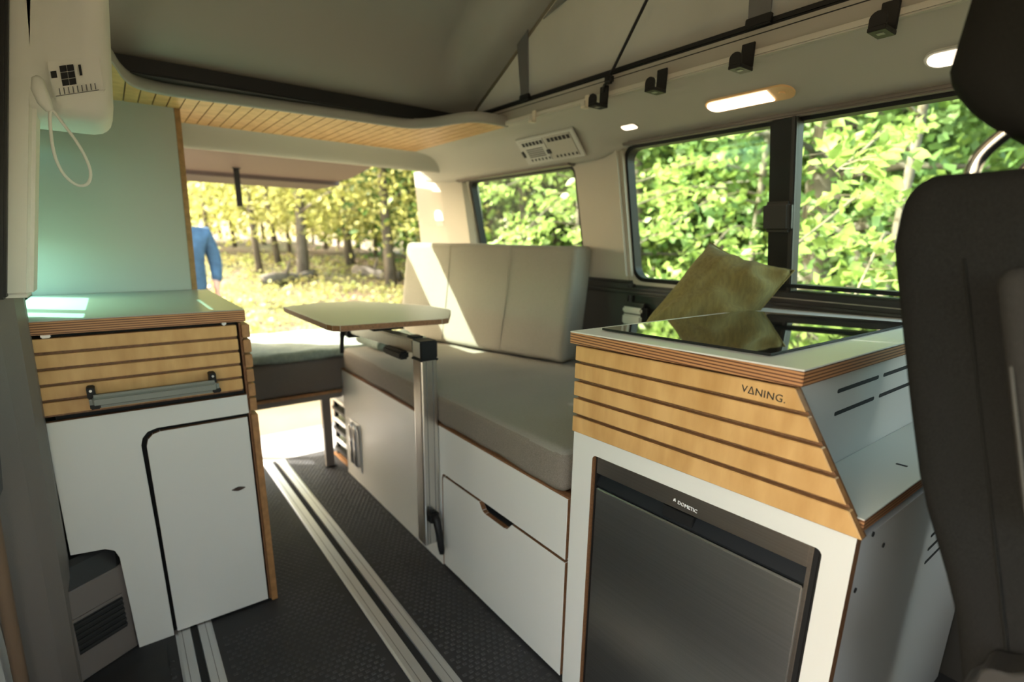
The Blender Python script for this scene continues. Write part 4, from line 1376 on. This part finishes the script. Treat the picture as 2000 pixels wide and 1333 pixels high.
def tree(px, dist, r, h, bark, leafm, label, group, n=2600, ls=0.16, z0=1.2, spread=2.2, leanx=0.0, name='forest_tree', flat=0.5, zmax=5.0, lowest=0.25):
    d = pxdir(px) * dist
    bx, by = d.x, d.y
    bz = gz_(bx, by) - 0.05
    t = thing(name, label, 'tree', (bx, by, bz), group)
    pts = [(bx + leanx * s + 0.10 * math.sin(s * 5 + px), by + 0.08 * math.cos(s * 4 + px), bz + h * s) for s in np.linspace(0, 1, 9)]
    rad = [r * (1.35 if i == 0 else 1.0) * (1 - 0.55 * i / 8) for i in range(9)]
    tube('trunk', pts, rad, bark, t, 12)
    # a few limbs and layered foliage along them
    C, Sz = [], []
    nl = 12
    for k in range(nl):
        s = min(0.97, random.uniform(z0, zmax) / h)
        i = min(7, int(s * 8))
        p = Vector(pts[i]).lerp(Vector(pts[i + 1]), s * 8 - i)
        ang = random.uniform(0, 2 * math.pi)
        L = spread * random.uniform(0.6, 1.15)
        e = p + Vector((math.cos(ang) * L, math.sin(ang) * L, random.uniform(-0.1, 0.35) * L))
        if e.z < bz + z0:
            e.z = bz + z0 + random.uniform(0, .6)
        if k < 5:
            tube('limb', [p, p.lerp(e, .5) + Vector((0, 0, .08)), e], [r * .32, r * .2, r * .08], bark, t, 6)
        m_ = n // nl
        tt = rng.uniform(0.25, 1.1, m_)
        base = np.array(p)[None, :] * (1 - tt)[:, None] + np.array(e)[None, :] * tt[:, None]
        off = rng.normal(size=(m_, 3)) * np.array([spread * .30, spread * .30, spread * .30 * flat])
        C.append(base + off)
        Sz.append(rng.uniform(.6, 1.3, m_) * ls)
    C, Sz = np.concatenate(C), np.concatenate(Sz)
    keep = C[:, 2] > bz + lowest
    leaf_cloud('crown', C[keep], Sz[keep], leafm, t)
    return t


# --- behind the open hatch: sunny forest, back lit
rear = [  # px, distance, radius, height, bark, leaf
    (408, 15, .10, 9, BARKD, 0), (492, 13, .11, 10, BARKD, 0), (537, 14.5, .12, 10, BARKD, 0), (570, 19, .10, 11, BARK, 0), (596, 12.5, .20, 11, BARK, 0),
    (640, 22, .13, 12, BARK, 0), (682, 15, .17, 11, BARK, 0), (703, 24, .15, 13, BARKD, 0), (732, 18, .11, 11, BARK, 0), (764, 12, .19, 10, BARKD, 0),
    (796, 20, .14, 12, BARK, 0), (455, 25, .13, 13, BARK, 0), (520, 28, .14, 13, BARKD, 0), (610, 30, .15, 13, BARK, 0), (842, 17, .13, 11, BARK, 0), (380, 22, .13, 12, BARK, 0),
    (560, 36, .2, 14, BARK, 0), (660, 38, .2, 14, BARK, 0), (745, 34, .2, 14, BARK, 0), (430, 38, .2, 14, BARK, 0), (810, 36, .2, 14, BARK, 0),
    (340, 17, .14, 11, BARK, 0), (290, 30, .2, 13, BARK, 0), (230, 20, .14, 11, BARK, 0), (160, 32, .2, 13, BARK, 0), (90, 22, .14, 10, BARK, 0), (20, 32, .2, 12, BARK, 0)]
for (px_, ds, r_, h_, bk_, _) in rear:
    kind = 'dark stemmed' if bk_ is BARKD else 'grey stemmed'
    tree(px_, ds, r_ * (.55 if ds < 30 else .42), h_, bk_, LEAFY, kind + ' beech with yellow green leaves behind the open hatch', kind + ' trees behind the open hatch',
         n=2300 if ds < 30 else 6000, ls=0.13 if ds < 18 else 0.24, z0=0.9, zmax=2.2 + .14 * ds, lowest=0.7 if ds < 17 else 0.2, spread=2.4 if ds < 30 else 3.2, leanx=random.uniform(-.5, .3))

# --- beside the windows: green forest, front lit
side = [(1613, 7.2, .205, 9, BARK), (1668, 8.2, .075, 9, BARKP), (1700, 8.8, .085, 9, BARKP), (1588, 10, .07, 9, BARKP), (1745, 11, .09, 9, BARK), (1790, 9.5, .06, 8, BARKP),
        (1240, 9, .10, 9, BARK), (1290, 12, .12, 10, BARKD), (1350, 11, .09, 9, BARKD), (1420, 10, .10, 9, BARK), (1462, 14, .14, 11, BARKD), (1530, 13, .12, 10, BARK),
        (1660, 14, .15, 11, BARKD), (1850, 12, .14, 10, BARK), (1880, 9, .08, 9, BARKP), (960, 13, .13, 11, BARKD), (1020, 11, .09, 9, BARK), (1090, 14, .14, 11, BARKD), (900, 15, .13, 11, BARK), (1160, 10, .09, 9, BARK),
        (1200, 18, .15, 12, BARKD), (1320, 19, .15, 12, BARK), (1480, 20, .15, 12, BARK), (1600, 20, .15, 12, BARKD), (1720, 20, .16, 12, BARK), (1820, 19, .15, 12, BARKD), (1000, 20, .16, 12, BARK), (1950, 15, .15, 11, BARK)]
for i, (px_, ds, r_, h_, bk_) in enumerate(side):
    kind = {BARK: 'grey stemmed', BARKD: 'dark stemmed', BARKP: 'thin pale stemmed'}[bk_]
    if i == 0:
        lab, grp = 'thick grey beech trunk seen through the sliding window', None
    else:
        lab, grp = kind + ' woodland tree beyond the side windows', kind + ' trees beyond the side windows'
    tree(px_, ds, r_, h_, bk_, LEAFG if i % 3 else LEAFD, lab, grp, n=3000 if ds < 12 else 6500, ls=0.13 if ds < 12 else 0.22, z0=0.3, zmax=1.6 + .30 * ds, spread=1.7 if ds < 12 else 2.8, leanx=random.uniform(-.4, .4))

# --- overhanging beech branches just outside the side windows: single leaves
def leaf_mesh(name, L, W, fold):
    ys = [0, .18, .42, .68, .88, 1.0]
    ws = [.04, .72, 1.0, .78, .34, 0.0]
    V, F = [], []
    for y_, w_ in zip(ys, ws):
        V += [(-W / 2 * w_, (y_ - .0) * L, fold * W * w_ * .5), (0, y_ * L, -fold * .1 * W), (W / 2 * w_, y_ * L, fold * W * w_ * .5)]
    for i in range(5):
        a = i * 3
        F += [(a, a + 1, a + 4, a + 3), (a + 1, a + 2, a + 5, a + 4)]
    me = bpy.data.meshes.new(name)
    me.from_pydata(V, [], F)
    me.materials.append(LEAFN)
    me.polygons.foreach_set('use_smooth', [True] * len(me.polygons))
    return me


LEAVES = [leaf_mesh('beech_leaf', .088, .062, .25), leaf_mesh('beech_leaf', .075, .054, .5), leaf_mesh('beech_leaf', .098, .066, .12)]
LEAF_BUDGET = [290]


def big_branch(t, start, end, nsub, nleaf, single, seed):
    rnd = random.Random(seed)
    s, e_ = Vector(start), Vector(end)
    L = (e_ - s).length
    mid = s.lerp(e_, .5) + Vector((0, 0, .18))
    path = spline([s, s.lerp(e_, .25) + Vector((0, 0, .12)), mid, s.lerp(e_, .78) + Vector((0, 0, .08)), e_], 24)
    b = tube('branch', path, [0.014 * (1 - .8 * i / (len(path) - 1)) + .0015 for i in range(len(path))], TWIG, t, 6)
    dirn = (e_ - s).normalized()
    sidev = dirn.cross(Vector((0, 0, 1))).normalized()
    spots = []
    for k in range(nsub):
        f = rnd.uniform(.38, 1.0)
        i = min(len(path) - 1, int(f * (len(path) - 1)))
        p = Vector(path[i])
        sg = rnd.choice((-1, 1))
        tl_ = rnd.uniform(.18, .48) * (1.25 - f * .5)
        q = p + (sidev * sg * rnd.uniform(.5, 1.0) + dirn * rnd.uniform(.3, .9) + Vector((0, 0, rnd.uniform(-.25, .2)))).normalized() * tl_
        if k % 2 == 0:
            tube('twig', [p, p.lerp(q, .5) + Vector((0, 0, .012)), q], [.0035, .0026, .0012], TWIG, b, 5)
        m_ = max(3, int(nleaf / nsub))
        for j in range(m_):
            g = rnd.uniform(.1, 1.05)
            pp_ = p.lerp(q, g) + Vector((rnd.gauss(0, .035), rnd.gauss(0, .035), rnd.gauss(-.012, .03)))
            spots.append((pp_, (q - p).normalized(), sg * (1 if j % 2 else -1)))
    # the ones nearest the van are leaves of their own
    spots.sort(key=lambda a: a[0].x)
    rest_c, rest_s = [], []
    for n_, (pp_, dr_, sg) in enumerate(spots):
        if n_ < single and LEAF_BUDGET[0] > 0:
            LEAF_BUDGET[0] -= 1
            lf = bpy.data.objects.new('leaf', rnd.choice(LEAVES))
            col.objects.link(lf)
            lf.parent = b
            lf.location = pp_ - WL[b]
            yax = (dr_ + dr_.cross(Vector((0, 0, 1))) * sg * .9 + Vector((0, 0, rnd.uniform(-.7, .1)))).normalized()
            up_ = Vector((rnd.gauss(-.45, .4), rnd.gauss(-.25, .4), rnd.uniform(.5, 1.0)))
            xax = yax.cross(up_).normalized()
            zax = xax.cross(yax)
            sc_ = rnd.uniform(.7, 1.12)
            mt = Matrix((xax * sc_, yax * sc_, zax * sc_)).transposed()
            lf.rotation_mode = 'QUATERNION'
            lf.rotation_quaternion = Matrix((xax, yax, zax)).transposed().to_quaternion()
            lf.scale = (sc_, sc_, sc_)
        else:
            rest_c.append(pp_)
            rest_s.append(rnd.uniform(.065, .10))
    if rest_c:
        leaf_cloud('foliage', rest_c, rest_s, LEAFN, b, 0.4)


def host(x, y, label, branches):
    bz = gz_(x, y) - .05
    t = thing('beech_tree', label, 'tree', (x, y, bz))
    pts = [(x + .05 * math.sin(s * 6), y + .04 * math.cos(s * 5), bz + 6 * s) for s in np.linspace(0, 1, 8)]
    tube('trunk', pts, [.045 * (1 - .5 * i / 7) for i in range(8)], BARK, t, 10)
    for q, (z, ex, ey, ez) in enumerate(branches):
        big_branch(t, (x, y, z), (ex, ey, ez), 16, 190, 22, int(x * 100 + q * 17 + y * 7))
    C = rng.normal(size=(1600, 3)) * np.array([.9, .9, .8]) + np.array([x, y, bz + 4.6])
    leaf_cloud('crown', C, rng.uniform(.07, .13, 1600), LEAFG, t)
    return t


host(5.6, 5.9, 'leafy beech whose low branches hang outside the small rear side window',
     [(1.55, 3.0, 3.9, 1.10), (1.9, 2.9, 4.4, 1.45), (1.3, 3.2, 4.9, .85), (2.2, 3.1, 5.0, 1.75)])
host(5.9, 3.3, 'leafy beech whose branches cross the fixed pane of the big side window',
     [(1.5, 2.75, 2.35, 1.02), (1.8, 2.7, 2.7, 1.35), (1.2, 2.8, 2.0, .80), (2.2, 2.7, 2.2, 1.62), (1.6, 2.9, 3.1, 1.15)])
host(5.4, 1.75, 'leafy beech whose branches cross the sliding pane by the front seat',
     [(1.4, 2.7, 1.35, 1.00), (1.8, 2.7, 1.15, 1.38), (1.1, 2.7, 1.0, .78), (2.1, 2.8, 1.45, 1.66)])

# --- low green herbs and a fallen log on the clearing behind the van
C = []
for k in range(260):
    d = pxdir(random.uniform(380, 860)) * random.uniform(6.5, 16)
    for q in range(18):
        xx, yy = d.x + random.gauss(0, .22), d.y + random.gauss(0, .22)
        C.append((xx, yy, gz_(xx, yy) + random.uniform(0.0, .16)))
hb = leaf_cloud('ground_herbs', C, rng.uniform(.05, .12, len(C)), HERB, None, 0.8)
tag(hb, 'low green herbs scattered over the clearing behind the van', 'herbs')
C = []
for k in range(320):
    d = pxdir(random.uniform(900, 2000)) * random.uniform(4.5, 14)
    for q in range(16):
        xx, yy = d.x + random.gauss(0, .25), d.y + random.gauss(0, .25)
        C.append((xx, yy, gz_(xx, yy) + random.uniform(0.0, .45)))
hb = leaf_cloud('undergrowth', C, rng.uniform(.06, .13, len(C)), LEAFG, None, 0.6)
tag(hb, 'green undergrowth below the trees beyond the side windows', 'undergrowth')
for (pa, da, pb, db, rr, lab) in ((505, 11.5, 610, 12.6, .13, 'mossy fallen log lying under the thin dark trunks'), (690, 13.2, 780, 12.6, .15, 'fallen log lying beside the dark thick trunk')):
    a, b = pxdir(pa) * da, pxdir(pb) * db
    a.z, b.z = gz_(a.x, a.y) + rr * .7, gz_(b.x, b.y) + rr * .7
    lg = thing('fallen_log', lab, 'log', ((a.x + b.x) / 2, (a.y + b.y) / 2, min(a.z, b.z) - rr))
    tube('stem', [a.lerp(b, s) + Vector((0, 0, .03 * math.sin(s * 7))) for s in np.linspace(0, 1, 8)], [rr * (1 - .3 * s) for s in np.linspace(0, 1, 8)], BARK, lg, 10)
    tube('branch_stub', [a.lerp(b, .4), a.lerp(b, .4) + Vector((.1, -.1, .35))], [.05, .02], BARK, lg, 7)

# ------------------------------------------------------------------ person walking up to the van
DENIM = mat('denim_jacket', (0.055, 0.12, 0.20), 0.9, var=0.35, vscale=(14, 14, 14))
CHINO = mat('beige_trousers', (0.60, 0.47, 0.30), 0.9, var=0.15, vscale=(10, 10, 10))
SKIN = mat('skin_tone', (0.55, 0.33, 0.23), 0.55)
HAIR = mat('brown_hair', (0.10, 0.06, 0.035), 0.7)
SHOE = mat('brown_shoes', (0.10, 0.07, 0.05), 0.7)


def skin_obj(name, joints, edges, m, parent, root=0, sub=2):
    """limbs grown round a skeleton; joints (x, y, z, rx, ry)"""
    V = [Vector(j[:3]) for j in joints]
    lo = min(v.z for v in V)
    c = Vector((sum(v.x for v in V) / len(V), sum(v.y for v in V) / len(V), lo))
    me = bpy.data.meshes.new(name)
    me.from_pydata([tuple(v - c) for v in V], edges, [])
    me.materials.append(m)
    o = link(name, me, c, parent)
    md = o.modifiers.new('skin', 'SKIN')
    md.use_smooth_shade = True
    for i, j in enumerate(joints):
        sv_ = me.skin_vertices[0].data[i]
        sv_.radius = (j[3], j[4] if len(j) > 4 else j[3])
        sv_.use_root = (i == root)
    ss = o.modifiers.new('sub', 'SUBSURF')
    ss.levels = ss.render_levels = sub
    # bake, so that the object is plain geometry
    dg = bpy.context.evaluated_depsgraph_get()
    dg.update()
    new = bpy.data.meshes.new_from_object(o.evaluated_get(dg))
    o.modifiers.clear()
    o.data = new
    new.polygons.foreach_set('use_smooth', [True] * len(new.polygons))
    return o


PX, PY = 0.57, 6.0
PZ = gz_(PX, PY)
S = lambda x, y, z, *r: (PX + x, PY + y, PZ + z, *r)
person = thing('person', 'person in a blue denim jacket and beige trousers standing behind the van', 'person', (PX, PY, PZ))
body_j = [S(0, 0, .98, .14, .11), S(0, .01, 1.15, .13, .10), S(0, .02, 1.36, .155, .10), S(0, .02, 1.50, .06, .06), S(0, .0, 1.58, .055, .06), S(0, -.015, 1.66, .072, .092), S(0, -.01, 1.75, .06, .075),
          S(.19, .02, 1.45, .06), S(.25, .03, 1.18, .045), S(.24, -.03, .93, .034), S(.235, -.05, .85, .030, .018), S(.232, -.065, .80, .026, .014),
          S(-.19, .02, 1.45, .06), S(-.25, .03, 1.18, .045), S(-.24, -.03, .93, .034), S(-.235, -.05, .85, .030, .018), S(-.232, -.065, .80, .026, .014),
          S(.10, 0, .90, .085), S(.115, -.02, .50, .058), S(.12, .02, .09, .04), S(-.10, 0, .90, .085), S(-.115, .04, .50, .058), S(-.12, .09, .09, .04),
          S(.262, -.075, .82, .010), S(-.262, -.075, .82, .010),
          S(.222, -.070, .755, .009), S(.236, -.072, .748, .009), S(.248, -.070, .76, .008), S(.210, -.064, .765, .008),
          S(-.222, -.070, .755, .009), S(-.236, -.072, .748, .009), S(-.248, -.070, .76, .008), S(-.210, -.064, .765, .008),
          S(0, -.115, 1.655, .014)]
body_e = [(0, 1), (1, 2), (2, 3), (3, 4), (4, 5), (5, 6), (2, 7), (7, 8), (8, 9), (9, 10), (10, 11), (2, 12), (12, 13), (13, 14), (14, 15), (15, 16), (0, 17), (17, 18), (18, 19), (0, 20), (20, 21), (21, 22),
          (10, 23), (15, 24), (11, 25), (11, 26), (11, 27), (11, 28), (16, 29), (16, 30), (16, 31), (16, 32), (5, 33)]
skin_obj('body', body_j, body_e, SKIN, person)
jk = [S(0, 0, .84, .175, .14), S(0, 0, .96, .185, .145), S(0, .01, 1.15, .175, .14), S(0, .02, 1.38, .195, .135), S(0, .02, 1.50, .09, .085), S(.20, .02, 1.44, .085), S(.262, .03, 1.18, .068), S(.25, -.02, .96, .052), S(-.20, .02, 1.44, .085), S(-.262, .03, 1.18, .068), S(-.25, -.02, .96, .052)]
skin_obj('jacket', jk, [(0, 1), (1, 2), (2, 3), (3, 4), (3, 5), (5, 6), (6, 7), (3, 8), (8, 9), (9, 10)], DENIM, person)
tr = [S(0, 0, .96, .165, .13), S(.105, 0, .84, .105), S(.118, -.02, .50, .078), S(.122, .015, .10, .062), S(-.105, 0, .84, .105), S(-.118, .04, .50, .078), S(-.122, .085, .10, .062)]
skin_obj('trousers', tr, [(0, 1), (1, 2), (2, 3), (0, 4), (4, 5), (5, 6)], CHINO, person)
skin_obj('hair', [S(0, .01, 1.80, .075, .085), S(0, .055, 1.74, .075, .055), S(0, .065, 1.66, .06, .04)], [(0, 1), (1, 2)], HAIR, person)
for sx, oy in ((.122, 0), (-.122, .07)):
    skin_obj('shoe', [S(sx, .05 + oy, .05, .045, .05), S(sx, -.06 + oy, .042, .045, .042), S(sx, -.15 + oy, .035, .038, .032)], [(0, 1), (1, 2)], SHOE, person)
for sx in (.028, -.028):
    cushion('eye', PX + sx - .011, PX + sx + .011, PY - .108, PY - .090, PZ + 1.675, PZ + 1.690, .007, INK, person, 4)
cushion('mouth', PX - .022, PX + .022, PY - .106, PY - .09, PZ + 1.603, PZ + 1.613, .005, mat('lip_tone', (0.40, 0.17, 0.14), 0.5), person, 4)
